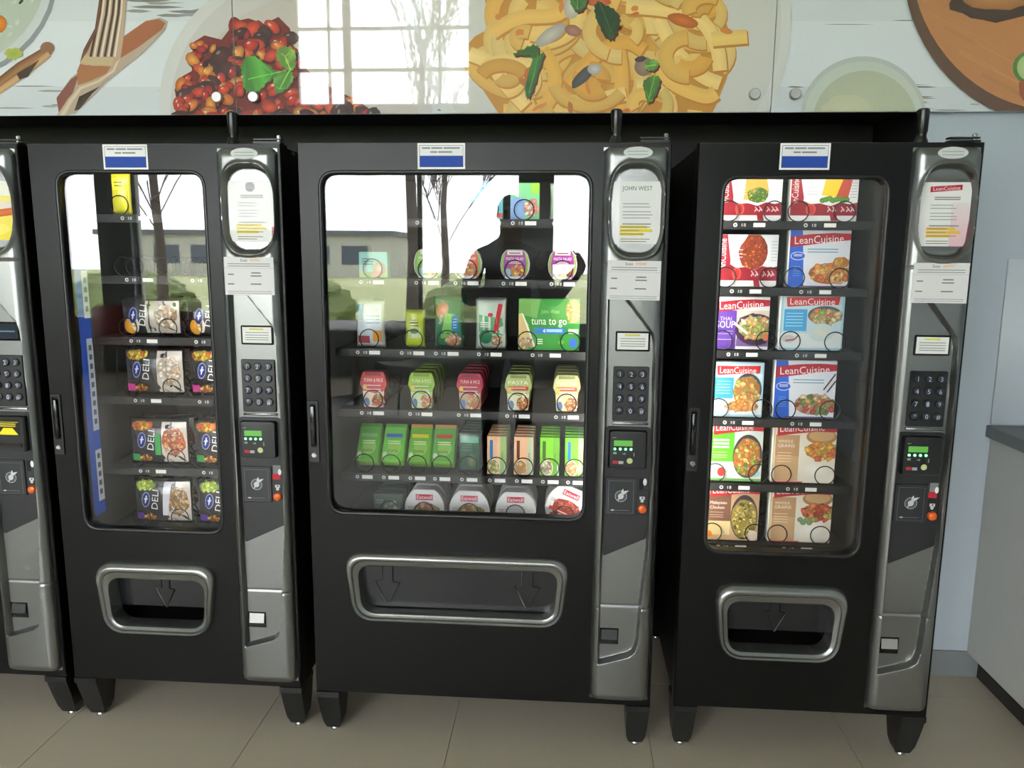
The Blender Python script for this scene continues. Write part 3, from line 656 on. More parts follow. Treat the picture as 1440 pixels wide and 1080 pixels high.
def shelf(t, u0, u1, z, cols, front=.125, depth=.44):
    """cols: list of (centre, width, coils) where coils is a list of u positions"""
    sh = link('shelf', cached(('shelf', u0, u1), lambda: boxes([(u0, u1, 0, depth, -.006, -.002), (u0, u1, -.004, 0, -.022, .001)], SHELF)), t, (0, front, z))
    tg = cached('ptag', lambda: boxes([(-.016, .016, -.0016, 0, -.0055, .0055)], TAG))
    for c, w_, cl, *pt in cols:
        pt = pt[0] if pt else .062
        link('price_tag', tg, sh, (c+min(.02, w_*.2), -.0042, -.010))
        k = Can(1e-5); rr = random.Random(int(c*997)); k.ell(0, 0, .0055, .0055, (226, 226, 224), n=14); k.ell(0, 0, .003, .003, (90, 92, 92), n=10)
        k.rect(.017, .0195, -.004, .004, (206, 208, 206)); k.rect(.023, .028, -.004, .004, (206, 208, 206)); k.rect(.0245, .0265, -.0015, .001, (40, 40, 40))
        link('slot_code', cached('slotcode', lambda: k.mesh(PAPER)), sh, (c-min(.045, w_*.3), -.0045, -.010))
        for u in cl: link('spiral_coil', cached(('coil', pt), lambda: coil_mesh(.028, int(.38/pt), pt)), sh, (u, .012, .0280))
    return sh
def machine(idx, x0, y0, W, gl, frame, label, kind, tagu, shelves, liner, bill=False, wide=False):
    t = thing('vending_machine', label, 'vending machine', (x0, y0, ZM), 0, 'vending machines in a row in the alcove')
    g0, g1, gz0, gz1 = gl
    hole = rrect(g0, g1, gz0, gz1, .045, 8)
    o, i = frame
    hole2 = inset(i, -.004)
    link('door', plate([(.002, .128), (W-.002, .128), (W-.002, 1.705), (.002, 1.705)], [hole, hole2], 0, .05, DOOR, .003), t)
    ring = [(p[0], .004, p[1]) for p in hole]
    link('glass_gasket', tube(ring, .0065, BLACKP, 8, True), t)
    link('glass', plate(inset(hole, .003), [], .014, .018, GLASS), t)
    # cabinet shell and liner
    iu0, iu1, iz0, iz1, yb = g0-.012, g1+(.045 if idx < 2 else .018), .535, 1.66, .60
    for nm, bx in (('cabinet_side', (.008, iu0-.004, .052, .80, .125, 1.70)), ('cabinet_side', (iu1+.004, W-.008, .052, .80, .125, 1.70)), ('cabinet_back', (iu0-.004, iu1+.004, yb+.006, .80, .125, 1.70)), ('cabinet_top', (iu0-.004, iu1+.004, .052, yb+.006, 1.665, 1.70)), ('cabinet_base', (iu0-.004, iu1+.004, .052, yb+.006, .125, .27)), ('machinery_housing', (iu0-.004, iu1+.004, .25, yb+.006, .27, .529))):
        link(nm, boxes([bx], CABI), t)
    for bx in ((iu0-.004, iu0, .052, yb, iz0, iz1), (iu1, iu1+.004, .052, yb, iz0, iz1), (iu0-.004, iu1+.004, yb, yb+.006, iz0, iz1+.004), (iu0-.004, iu1+.004, .052, yb, iz1, iz1+.004), (iu0-.004, iu1+.004, .052, yb, iz0-.005, iz0)):
        link('liner_panel', boxes([bx], liner), t)
    link('lamp_tube', boxes([(g0+.03, g1-.03, .056, .070, 1.640, 1.654)], TOPL[idx]), t)
    for u in ((iu1-.011) if idx < 3 else (iu0+.003),): link('lamp_tube', boxes([(u, u+.008, .054, .062, .62, 1.60)], LAMPS[idx]), t)
    # delivery hatch
    link('delivery_frame', frame_mesh(o, i), t)
    zb = min(p[1] for p in i); zt = max(p[1] for p in i); xa = min(p[0] for p in i); xb = max(p[0] for p in i)
    link('delivery_bin', boxes([(xa-.012, xb+.012, .052, .24, zb-.016, zb-.008), (xa-.012, xb+.012, .24, .246, zb-.016, zt+.02), (xa-.016, xa-.012, .052, .246, zb-.016, zt+.02), (xb+.012, xb+.016, .052, .246, zb-.016, zt+.02)], CABI), t)
    FL = mat('hatch_flap', (26, 27, 28), .22)
    fz = zb+(.004 if wide else .04)
    fp = link('hatch_flap', plate(rrect(xa-.003, xb+.003, fz, zt+.012, .016, 5), [], .030 if wide else .046, .036 if wide else .05, FL, .001), t)
    ax = ((xa+.075, xb-.085) if wide else ((xa+xb)/2,)); az = zt-.004
    for a in ax:
        k = .8 if not wide else 1.0; yy = .0285 if wide else .0445
        P = [(a-.016*k, yy, az-(.0 if wide else .02)), (a-.016*k, yy, az-.055*k), (a-.036*k, yy, az-.058*k), (a, yy, az-.135*k), (a+.036*k, yy, az-.062*k), (a+.016*k, yy, az-.058*k), (a+.016*k, yy, az-(.0 if wide else .02))]
        link('arrow', tube(P, .0016, GLOSSB, 6), fp)
    legs(t, W)
    column(t, W, kind, bill)
    # door handle with lock, left edge
    hd = link('door_handle', cached('hframe', lambda: plate(rrect(0, .030, 0, .178, .004, 2), [rrect(.006, .024, .045, .170, .004, 2)], -.004, 0, BLACKP, .001)), t, (.007, -.0005, .832))
    link('handle_pull', cached('hpull', lambda: box(.008, .022, -.012, -.002, .05, .165, GLOSSB, .003)), hd)
    link('lock', cached('lock', lambda: lathe([(.008, 0), (.008, -.006), (.006, -.008), (.002, -.008)], CHROME, 14, 'y')), hd, (.016, -.003, .022))
    if kind != 'pizza': link('top_card', cached('topcard', topcard), t, (tagu, -.0012, 1.637), (0, RD.uniform(-.01, .01), 0))
    # antenna and hinge bracket on top
    link('antenna', cached('antenna', lambda: lathe([(.017, 0), (.017, .012), (.0125, .022), (.0125, .03), (.0145, .036), (.0155, .088), (.012, .092)], mat('antenna_black', (14, 14, 14), .2), 18)), t, (W-.145, .035, 1.70))
    br = link('hinge_bracket', cached('bracket', lambda: boxes([(0, .075, .0, .03, 0, .006), (0, .075, .004, .026, .010, .014)], BLACKP)), t, (W-.082, .012, 1.706))
    link('hinge_pin', cached('hpin', lambda: lathe([(.006, .0), (.006, .022), (.004, .024)], CHROME, 10)), br, (.066, .015, .0))
    for z, cols in shelves: shelf(t, iu0+.006, iu1-.006, z, cols)
    return t
FN = frame_loops((.098, .506), (.474, .506), (.450, .292), (.124, .292), (.137, .456), (.435, .456), (.426, .312), (.147, .312), .058, .04, .009)
FW = frame_loops((.098, .570), (.752, .570), (.728, .368), (.124, .368), (.139, .530), (.715, .530), (.704, .390), (.150, .390), .055, .04, .011)
def two(c): return (c, .17, [c-.062, c+.062])
def one(c, w_=.1): return (c, w_, [c])
Z1 = [1.522, 1.344, 1.163, .982, .762, .572]; Z2 = [1.513, 1.345, 1.142, .962, .767, .622]; Z3 = [1.512, 1.330, 1.152, .955, .762, .580]
C1 = [.235, .435]; C3 = [.175, .365]
M0 = machine(0, -1.498, .013, .715, (.077, .497, .605, 1.632), FN, 'black vending machine cut off by the left edge, yellow notice', 'pizza', .2, [(z, []) for z in Z1], LINERD, bill=True)
M1 = machine(1, -.7603, .013, .715, (.077, .497, .605, 1.632), FN, 'narrow black vending machine of deli packs, blue strip inside its glass', 'grey', .218, [(z, [two(c) for c in C1]) for z in Z1], LINER)
k5 = [.128, .208, .288, .362, .443, .526, .606, .683, .757]
M2 = machine(2, 0, 0, .99, (.060, .785, .683, 1.630), FW, 'wide black vending machine of tuna meals in the middle', 'green', .326,
    [(Z2[0], [one(c) for c in (.165, .33, .50, .60, .715)]), (Z2[1], [one(c) for c in (.165, .325, .438, .575, .711)]), (Z2[2], [one(.15), one(.28), one(.38), one(.505), two(.675)]),
     (Z2[3], [one(c) for c in (.158, .302, .446, .588, .73)]), (Z2[4], [one(c, .06)+(.19,) for c in k5[:4]]+[one(c, .06)+(.038,) for c in k5[4:]]), (Z2[5], [one(c) for c in (.20, .307, .443, .583, .73)])], LINERD, wide=True)
M3 = machine(3, 1.0549, .0124, .715, (.069, .489, .598, 1.620), FN, 'narrow black vending machine of frozen meals on the right', 'red', .208, [(z, [two(c) for c in C3]) for z in Z3], LINER)
# blue strip on the left inner wall of the deli machine
bs = link('wall_strip', boxes([(.0655, .0665, .066, .125, .62, 1.60)], BLUE), M1); bs['label'] = 'blue strip on the inner side wall'
c = Can(2e-5); c.rect(0, .03, 0, .16, (206, 214, 226)); c.rect(0, .03, .22, .50, (190, 204, 222)); c.rect(0, .03, .56, .70, (206, 214, 226))
for z0, n in ((.02, 5), (.24, 9), (.58, 4)):
    for k in range(n): c.rect(.008, .022, z0+.028*k, z0+.028*k+.016, (88, 96, 110))
link('strip_print', c.mesh(PAPER), bs, (.0672, .094, .66), (0, 0, math.pi/2))
# ================================================================== packaged food
MWORDS = {1: 'the deli machine', 2: 'the wide middle machine', 3: 'the frozen meal machine'}
MO = {1: (M1, Z1), 2: (M2, Z2), 3: (M3, Z3)}
ROWW = ['top', 'second', 'third', 'fourth', 'fifth', 'bottom']
def put(m, row, u, name, body, prn, label, cat, group=None, back=0, roll=0, tilt=0, dz=0, dy=0, pname='label_print', extra=()):
    mo, Z = MO[m]
    o = link(name, body, None, (mo.location.x+u, mo.location.y+.146+.062*back+dy, ZM+Z[row]+.0020+dz), (tilt, roll, 0))
    tag(o, label, cat, group)
    if prn: link(pname, prn, o, (0, -.0006, 0))
    for nm, me in extra: link(nm, me, o)
    return o
def cen(c, w_): c.v = [(v[0]-w_/2, v[1], v[2]) for v in c.v]; return c
WB = mat('carton_white', (226, 226, 222), .5)
def carton(w_, h, d, m): return cached(('carton', w_, h, d, m.name), lambda: box(-w_/2, w_/2, 0, d, 0, h, m, .0015, 1))
RED = (176, 28, 44)
def lean(w_, h, st):
    c = Can(1.5e-5, (0.001, w_-.001, .001, h-.001)); X = lambda a: a*w_; Z = lambda a: a*h
    P = lambda L: [(a*w_, b*h) for a, b in L]
    T = (236, 236, 232)
    if st.startswith('wrap'):
        c.rect(0, w_, 0, h, (224, 227, 230)); c.poly(P([(0, 0), (.16, 0), (.2, .5), (.13, 1), (0, 1)]), (150, 26, 44))
        c.text('LeanCuisine', X(.115), Z(.22), .026, T, math.pi/2, width=Z(.7))
        pal = ((206, 150, 60), (222, 178, 84), (120, 150, 60), (184, 70, 50)) if st[-1] == '1' else (((226, 192, 50), (190, 74, 56), (96, 146, 58), (226, 200, 80)) if st[-1] == '2' else ((190, 84, 48), (170, 70, 40), (206, 110, 60), (150, 60, 36)))
        if st[-1] == '2':
            c.poly(P([(.46, .55), (.52, .98), (.8, 1), (.72, .5)]), (222, 190, 40)); c.poly(P([(.66, .46), (.78, .95), (.92, .98), (.84, .42)]), (186, 74, 56))
            for k in range(8): c.ell(X(.48+.05*k), Z(.44+.02*(k % 3)), X(.05), Z(.06), (100, 150, 60), (80, 130, 50), n=8)
        elif st[-1] == '1': c.poly(P([(.36, .45), (.40, .96), (.72, 1), (.78, .62), (.66, .42)]), (214, 166, 74)); c.food(X(.6), Z(.55), X(.18), Z(.16), ((96, 140, 58), (120, 160, 70), (200, 160, 80)), 26, 3)
        else: c.food(X(.58), Z(.66), X(.24), Z(.34), pal, 90, 5, .12)
        c.lines(X(.24), X(.40), (Z(.62), Z(.7), Z(.56)), .0025, (190, 196, 206)); c.lines(X(.88), X(.98), [Z(.5+.06*k) for k in range(7)], .002, (176, 180, 186))
        c.poly(P([(0, .12), (1, .12), (1, .40), (.88, .36), (.74, .40), (.6, .32), (.44, .38), (.3, .36), (.18, .44), (0, .34)]), (146, 26, 42))
        c.ell(X(.31), Z(.25), X(.075), Z(.12), (214, 96, 80), n=18); c.ell(X(.31), Z(.25), X(.058), Z(.095), (190, 48, 44), n=18)
        for a in (.56, .63, .76, .84, .9): c.ribbon([(X(a), Z(.2)), (X(a+.03), Z(.27)), (X(a), Z(.31)), (X(a+.05), Z(.22))], .003, (232, 214, 214), (240, 226, 226))
        c.rect(0, w_, 0, Z(.12), (220, 222, 222)); c.poly(P([(.62, 0), (.72, 0), (.70, .12), (.60, .12)]), (150, 26, 44))
        return cen(c, w_).mesh(CARD)
    bgc = {'blue': (228, 232, 240), 'soup': (222, 222, 226), 'cyan': (160, 204, 222), 'green': (212, 222, 214), 'brown': (196, 160, 122), 'beige': (234, 226, 208)}[st[:-1]]
    blk = {'blue': (36, 96, 204), 'soup': (98, 62, 158), 'cyan': (60, 160, 214), 'green': (98, 190, 50), 'brown': (122, 84, 66), 'beige': (190, 148, 104)}[st[:-1]]
    c.rect(0, w_, 0, h, bgc); kind = st[:-1]
    if kind == 'blue':
        c.poly(P([(0, 0), (.27, 0), (.24, .5), (.2, 1), (0, 1)]), blk); c.rect(X(.2), X(.99), 0, Z(.03), (90, 60, 110))
        c.ell(X(.15), Z(.55), X(.125), Z(.075), (210, 220, 240), n=22); c.ell(X(.15), Z(.55), X(.11), Z(.062), (40, 84, 190), n=22); c.lines(X(.08), X(.22), (Z(.545), Z(.57)), .002, (220, 228, 244)); c.lines(X(.08), X(.2), [Z(.2+.04*k) for k in range(5)], .0016, (120, 164, 230))
        c.lines(X(.3), X(.8), (Z(.66), Z(.61)), .003, (120, 170, 190))
        c.food(X(.68), Z(.24), X(.33), Z(.19), ((222, 130, 50), (206, 100, 40), (234, 160, 70), (226, 176, 110)) if st[-1] == '1' else ((214, 190, 150), (190, 70, 60), (206, 150, 90), (110, 140, 70)), 80, 4, .16)
        if st[-1] == '1': c.food(X(.86), Z(.44), X(.14), Z(.1), ((226, 150, 60), (236, 180, 90)), 20, 9, .3)
        else: c.ribbon([(X(.98), Z(.78)), (X(.8), Z(.5))], .004, (40, 30, 40), (60, 40, 50)); c.ribbon([(X(.99), Z(.66)), (X(.86), Z(.46))], .004, (40, 30, 40), (60, 40, 50))
    elif kind == 'soup':
        c.rect(0, X(.4), 0, Z(.74), blk); c.rect(X(.4), w_, 0, Z(.74), (206, 198, 176)); c.poly(P([(.4, .0), (1, 0), (1, .5), (.7, .7), (.45, .6)]), (110, 90, 140))
        c.ell(X(.76), Z(.38), X(.38), Z(.3), (70, 40, 74), n=26); c.food(X(.76), Z(.42), X(.32), Z(.22), ((220, 206, 140), (230, 224, 180), (150, 160, 80), (200, 150, 90)), 60, 6, .2); c.ribbon([(X(.36), Z(.5)), (X(.62), Z(.3))], .007, (226, 220, 214), (240, 236, 232)); c.ell(X(.95), Z(.24), X(.06), Z(.07), (206, 110, 60))
        c.rect(X(.4), w_, 0, Z(.06), (226, 222, 226)); c.text('THAI', X(.2), Z(.55), .015, (214, 204, 236), 0, 'c'); c.text('SOUP', X(.2), Z(.41), .028, (236, 230, 246), 0, 'c', width=X(.34)); c.lines(X(.06), X(.34), (Z(.34), Z(.29), Z(.18)), .002, (190, 176, 220))
    elif kind == 'cyan':
        c.rect(X(.04), X(.96), Z(.04), Z(.97), (196, 220, 226)); c.rect(X(.06), X(.42), Z(.34), Z(.72), blk); c.rect(X(.02), X(.98), Z(.05), Z(.30), (226, 232, 232)); c.lines(X(.09), X(.36), [Z(.42+.055*k) for k in range(5)], .0025, (170, 216, 236))
        c.ell(X(.7), Z(.5) if st[-1] == '2' else Z(.62), X(.27), Z(.3) if st[-1] == '2' else Z(.16), (70, 84, 100), n=26)
        if st[-1] == '1': c.food(X(.72), Z(.6), X(.24), Z(.13), ((214, 180, 120), (226, 200, 150), (120, 150, 70), (206, 110, 60)), 50, 8, .22); c.ell(X(.66), Z(.32), X(.2), Z(.16), (226, 222, 206), (196, 220, 226), n=20); c.ell(X(.15), Z(.2), X(.1), Z(.07), (206, 200, 196)); c.ribbon([(X(.1), Z(.17)), (X(.24), Z(.19)), (X(.3), Z(.26))], .004, (120, 50, 70), (150, 70, 84))
        else: c.food(X(.68), Z(.46), X(.26), Z(.3), ((226, 160, 90), (206, 110, 60), (232, 190, 120), (150, 160, 80)), 80, 8, .18); c.food(X(.6), Z(.2), X(.3), Z(.1), ((226, 140, 70), (230, 180, 110)), 30, 2, .2); c.ell(X(.14), Z(.14), X(.12), Z(.08), (180, 206, 190))
    elif kind in ('green', 'brown'):
        c.rect(0, X(.46), Z(.36 if kind == 'brown' else .34), Z(.86), blk)
        if kind == 'green':
            c.rect(0, w_, 0, Z(.34), (228, 228, 220)); c.ell(X(.24), Z(.16), X(.08), Z(.08), (196, 60, 50)); c.ell(X(.88), Z(.14), X(.1), Z(.06), (170, 214, 214)); c.ell(X(.72), Z(.44), X(.28), Z(.38), (70, 76, 74), n=26)
            c.food(X(.71), Z(.42), X(.25), Z(.34), ((226, 150, 70), (214, 110, 56), (206, 206, 120), (120, 160, 70)), 80, 11, .18)
            c.lines(X(.06), X(.36), (Z(.70), Z(.64), Z(.58)), .006, (226, 244, 214)); c.lines(X(.06), X(.34), (Z(.50), Z(.45), Z(.41)), .002, (190, 230, 160)); c.rect(0, w_, 0, Z(.05), (110, 170, 90))
        else:
            c.rect(0, X(.46), Z(.10), Z(.36), (216, 196, 140)); c.ell(X(.72), Z(.44), X(.26), Z(.42), (70, 60, 66), n=26); c.food(X(.72), Z(.42), X(.24), Z(.38), ((206, 180, 90), (190, 150, 60), (226, 206, 130), (120, 110, 50)), 90, 12, .15)
            c.text('Malaysian', X(.06), Z(.68), .013, (236, 226, 214)); c.text('Chicken', X(.06), Z(.59), .013, (236, 226, 214)); c.lines(X(.06), X(.32), (Z(.52), Z(.47), Z(.43)), .002, (190, 160, 140)); c.ell(X(.05), Z(.12), X(.07), Z(.06), (230, 130, 40)); c.ell(X(.9), Z(.1), X(.1), Z(.1), (226, 206, 190))
    else:
        c.rect(X(.0), X(.03), 0, h, (214, 190, 140)); c.rect(X(.04), X(.42), Z(.03), Z(.8), (206, 166, 122)); c.rect(X(.04), X(.42), Z(.46), Z(.82), blk)
        c.text('WHOLE', X(.08), Z(.69), .012, (244, 236, 220)); c.text('GRAINS', X(.08), Z(.61), .014, (244, 236, 220)); c.lines(X(.08), X(.3), [Z(.36+.05*k) for k in range(4)], .002, (236, 210, 176))
        c.ell(X(.76), Z(.8), X(.24), Z(.13), (176, 128, 80), n=24); c.ell(X(.76), Z(.82), X(.2), Z(.1), (206, 166, 116), n=24)
        c.food(X(.78), Z(.56), X(.26), Z(.15), ((234, 170, 60), (226, 140, 50), (240, 206, 110), (206, 90, 60)) if st[-1] == '1' else ((206, 90, 60), (220, 130, 80), (190, 70, 56), (170, 160, 80)), 60, 14, .2)
        c.ell(X(.7), Z(.24), X(.24), Z(.14), (250, 246, 236), bgc, n=18); c.rect(X(.02), X(.5), Z(.0), Z(.025), (186, 50, 44))
        if st[-1] == '2':
            for k in range(4): c.ell(X(.5+.05*k), Z(.42-.05*(k % 2)), X(.05), Z(.05), (150, 170, 130), (120, 150, 100), n=8)
    if kind == 'cyan': c.poly(P([(.1, .76), (.5, .79), (.9, .80), (.92, .94), (.5, .93), (.08, .93)]), (200, 44, 50)); bx0, bx1, bz = .14, .84, .80
    elif kind in ('green', 'brown', 'beige'): c.poly(P([(.06, .80), (.3, .84), (.7, .89), (1, .88), (1, 1), (.06, 1)]), (188, 36, 44)); bx0, bx1, bz = .1, .8, .89
    else: c.poly(P([(0, .70), (.3, .74), (.7, .80), (1, .83), (1, .94), (.7, .95), (.35, .93), (0, .89)]), RED); bx0, bx1, bz = .08, .88, .775
    c.text('LeanCuisine', X((bx0+bx1)/2), Z(bz), .030 if kind != 'cyan' else .026, (248, 244, 240), .05 if kind not in ('cyan',) else .0, 'c', width=X(bx1-bx0))
    return cen(c, w_).mesh(CARD)
LEANS = [
 (0, 0, .176, 'wrap1', .165, .128, 'frozen meal carton with taco picture, left on the top shelf'), (0, 1, .372, 'wrap2', .182, .128, 'frozen meal carton with yellow and red wrap picture, right on the top shelf'),
 (1, 0, .176, 'wrap3', .162, .145, 'white and dark red frozen meal carton with round brown mince picture'), (1, 1, .370, 'blue1', .166, .158, 'frozen meal carton with blue side and orange chicken picture, above the cyan carton'),
 (2, 0, .168, 'soup1', .152, .150, 'purple soup carton with bowl picture in the frozen meal machine'), (2, 1, .362, 'cyan1', .176, .162, 'light blue carton with pale noodle bowl, right column of the frozen meals'),
 (3, 0, .166, 'cyan2', .146, .160, 'light blue carton with orange pasta picture, left column of the frozen meals'), (3, 1, .356, 'blue2', .172, .168, 'frozen meal carton with blue side and chopsticks picture'),
 (4, 0, .172, 'green1', .152, .172, 'frozen meal carton with bright green block'), (4, 1, .366, 'beige1', .180, .174, 'beige carton with golden food picture, fifth shelf of the frozen meals'),
 (5, 0, .172, 'brown1', .152, .164, 'brown carton with golden pasta picture on the bottom shelf'), (5, 1, .368, 'beige2', .180, .168, 'beige carton with reddish food picture, bottom shelf of the frozen meals')]
for row, col, u, st, w_, h, lab in LEANS:
    put(3, row, u, 'frozen_meal_carton', carton(w_, h, .038, WB), cached(('lean', st, w_, h), lambda: lean(w_, h, st)), lab, 'carton', 'frozen meal cartons', dy=0)
# ---- sleeved bowls, second shelf of the middle machine
def outline_body(P, d, m, ins=.004):
    return loft([[(a, y, b) for a, b in (inset(P, k) if k else P)] for y, k in ((0, ins*.6), (ins*.5, 0), (d-ins, 0), (d, ins))], m, True, True, 40)
PB = rpoly([(-.026, 0), (.026, 0), (.040, .022), (.042, .045), (.036, .070), (.024, .083), (-.024, .083), (-.036, .070), (-.042, .045), (-.040, .022)], .006, 3)
def bowl_print(main, dark, side, words, seed):
    c = Can(1.5e-5); c.poly(inset(PB, .002), side); c.poly(rpoly([(-.030, .002), (.030, .002), (.033, .045), (.026, .081), (-.026, .081), (-.033, .045)], .006, 3), main)
    c.rect(-.022, .022, .068, .080, (214, 206, 196)); c.lines(-.016, .016, (.072,), .003, dark)
    if words: c.text(words, 0, .054, .0115, (246, 240, 240), 0, 'c', width=.050)
    c.lines(-.018, .018, (.048, .044), .0018, (240, 220, 220))
    c.food(.008, .022, .022, .017, ((222, 150, 60), (206, 90, 50), (226, 190, 90), (150, 60, 40)), 26, seed, .26); c.rect(-.028, .026, .002, .008, (206, 212, 228)); c.ell(-.020, .018, .009, .012, (150, 190, 200))
    return c.mesh(CARD)
CLEAR = mat('bowl_plastic', (206, 214, 200), .3)
for u, key, main, dark, side, lab in ((.325, 'pbg', (120, 176, 50), (60, 110, 40), (110, 160, 60), 'green pasta salad bowl, left of the orange one'), (.438, 'pbo', (206, 84, 40), (150, 50, 30), (120, 150, 70), 'orange pasta salad bowl on the second shelf'), (.575, 'pbp', (150, 56, 140), (100, 40, 100), (124, 160, 70), 'purple pasta salad bowl next to the orange one'), (.711, 'pbq', (156, 44, 150), (110, 30, 110), (140, 160, 80), 'magenta pasta salad bowl at the right end of its shelf')):
    put(2, 1, u, 'pasta_salad_bowl', cached('pbody', lambda: outline_body(PB, .042, CLEAR)), cached(key, lambda: bowl_print(main, dark, side, 'PASTA SALAD', len(lab))), lab, 'bowl', 'sleeved pasta salad bowls')
def small_carton(key, w_, h, d, fn, edge):
    def mk():
        c = Can(1.5e-5, (.0006, w_-.0006, .0006, h-.0006)); fn(c, w_, h); return cen(c, w_).mesh(CARD)
    return carton(w_, h, d, mat('carton_edge_'+key, edge, .5)), cached(('sc', key), mk)
def teal(c, w_, h):
    c.rect(0, w_, 0, h, (120, 200, 180)); c.poly([(0, 0), (w_, 0), (w_, h*.3), (0, h*.2)], (150, 190, 70)); c.ell(w_*.72, h*.36, w_*.22, h*.24, (226, 200, 160), (206, 150, 90)); c.lines(w_*.1, w_*.5, (h*.7, h*.6, h*.5), .004, (40, 120, 110)); c.ell(w_*.6, h*.12, w_*.2, h*.08, (230, 150, 110))
def bluec(c, w_, h):
    c.rect(0, w_, 0, h, (96, 180, 190)); c.rect(w_*.35, w_*.7, 0, h, (50, 130, 190)); c.rect(0, w_, h*.05, h*.16, (214, 80, 60)); c.lines(w_*.05, w_*.9, (h*.5, h*.7, h*.85), .003, (200, 236, 236))
def greenpink(c, w_, h):
    c.rect(0, w_, 0, h, (110, 190, 130)); c.rect(0, w_*.5, 0, h*.6, (120, 160, 210)); c.food(w_*.72, h*.3, w_*.25, h*.24, ((226, 160, 140), (240, 220, 200), (206, 120, 110)), 26, 4, .3); c.rect(w_*.7, w_, h*.7, h, (140, 206, 40))
b, p = small_carton('teal', .084, .074, .04, teal, (100, 180, 150)); put(2, 1, .165, 'tuna_carton', b, p, 'teal and green tuna carton at the left end of its shelf', 'carton')
b, p = small_carton('bluec', .086, .105, .036, bluec, (80, 160, 180)); put(2, 0, .497, 'meal_carton', b, p, 'blue and teal meal carton on the top shelf of the middle machine', 'carton')
b, p = small_carton('gp', .082, .10, .036, greenpink, (110, 180, 120)); put(2, 0, .602, 'snack_carton', b, p, 'green and pink snack carton beside the blue one on top', 'carton')
# ---- pouches
def pillow(w_, h, d, m, crimp=.008, n=12):
    """bag with a bulging belly and flat crimped ends; axis upright"""
    V, F = [], []; nz = 14
    for s in (0, 1):
        for j in range(nz+1):
            z = h*j/nz; tz = min(1, min(z, h-z)/(h*.28)); e = math.sin(tz*math.pi/2)
            for i in range(n+1):
                a = i/n*2-1; bul = d/2*e*(max(0, 1-a*a))**.6; wv = 1-.05*math.sin(math.pi*j/nz)
                V.append((a*w_/2*wv, d/2+(-bul if s == 0 else bul)+(.0012*math.sin(i*2.2+j) if tz > .3 else 0), z))
    N = (nz+1)*(n+1)
    for s in (0, 1):
        for j in range(nz):
            for i in range(n):
                q = [s*N+j*(n+1)+i, s*N+j*(n+1)+i+1, s*N+(j+1)*(n+1)+i+1, s*N+(j+1)*(n+1)+i]; F.append(q if s == 0 else q[::-1])
    me = mesh(V, F, m, True); bm = bmesh.new(); bm.from_mesh(me); bmesh.ops.remove_doubles(bm, verts=bm.verts, dist=.0006); bm.to_mesh(me); bm.free(); return me
def wrap_print(c, w_, h, d, m):
    """lay a flat print on the belly of the pillow"""
    def yb(x, z):
        tz = max(0, min(1, min(z, h-z)/(h*.28))); e = math.sin(tz*math.pi/2); wv = 1-.05*math.sin(math.pi*z/h); a = max(-1, min(1, x/(w_/2*wv)))
        return d/2-d/2*e*(max(0, 1-a*a))**.6
    me = c.mesh(m); bm = bmesh.new(); bm.from_mesh(me)
    bmesh.ops.triangulate(bm, faces=bm.faces[:])
    for _ in range(2):
        L = [e for e in bm.edges if e.calc_length() > w_*.16]
        if L: bmesh.ops.subdivide_edges(bm, edges=L, cuts=1); bmesh.ops.triangulate(bm, faces=bm.faces[:])
    for v in bm.verts: v.co.y = yb(v.co.x, v.co.z)+v.co.y*3-.0022
    bm.to_mesh(me); bm.free(); me.polygons.foreach_set('use_smooth', [True]*len(me.polygons)); return me
PG = mat('pouch_green', (24, 92, 60), .22); PWH = mat('pouch_white', (206, 214, 206), .25); PLIME = mat('pouch_lime', (176, 196, 50), .3); PDK = mat('pack_dark_green', (22, 58, 42), .2); PSIL = mat('pouch_pale', (190, 206, 190), .25)
def pouch_green():
    w_, h, d = .088, .152, .034; c = Can(6e-6); c.rect(-.034, .036, .012, .140, (26, 104, 64)); c.ell(-.016, .112, .018, .024, (226, 150, 110), (196, 110, 80), rot=-.4); c.poly([(-.022, .03), (.012, .03), (.022, .10), (-.006, .104)], (110, 184, 70)); c.rect(.012, .030, .052, .098, (30, 116, 190)); c.food(.016, .024, .022, .018, ((226, 170, 130), (206, 120, 80), (240, 220, 190)), 20, 5, .3); c.lines(.016, .026, (.06, .068, .076, .084), .003, (200, 226, 240)); c.text('tuna', -.02, .07, .016, (226, 240, 214), 1.35)
    return pillow(w_, h, d, PG), wrap_print(c, w_, h, d, FILM)
def pouch_white():
    w_, h, d = .090, .146, .034; c = Can(6e-6); c.rect(-.036, .036, .010, .134, (196, 214, 200)); c.poly([(-.034, .05), (.036, .04), (.036, .09), (-.034, .10)], (80, 160, 110)); c.poly([(.004, .03), (.018, .03), (.034, .13), (.022, .132)], (190, 44, 56)); c.ell(-.014, .036, .020, .020, (30, 120, 80), n=18); c.food(.018, .026, .016, .016, ((226, 170, 120), (214, 120, 80), (240, 220, 190)), 18, 6, .3); c.lines(-.03, .0, (.076, .070, .064), .003, (236, 240, 236)); c.ell(.0, .10, .008, .006, (196, 40, 44))
    return pillow(w_, h, d, PWH), wrap_print(c, w_, h, d, FILM)
def pouch_lime():
    w_, h, d = .060, .112, .030; c = Can(6e-6); c.rect(-.024, .024, .010, .100, (190, 206, 50)); c.rect(-.018, .018, .03, .060, (206, 220, 190)); c.lines(-.012, .012, (.064, .072, .080), .004, (70, 90, 30)); c.ell(0, .05, .012, .008, (90, 120, 40))
    return pillow(w_, h, d, PLIME), wrap_print(c, w_, h, d, FILM)
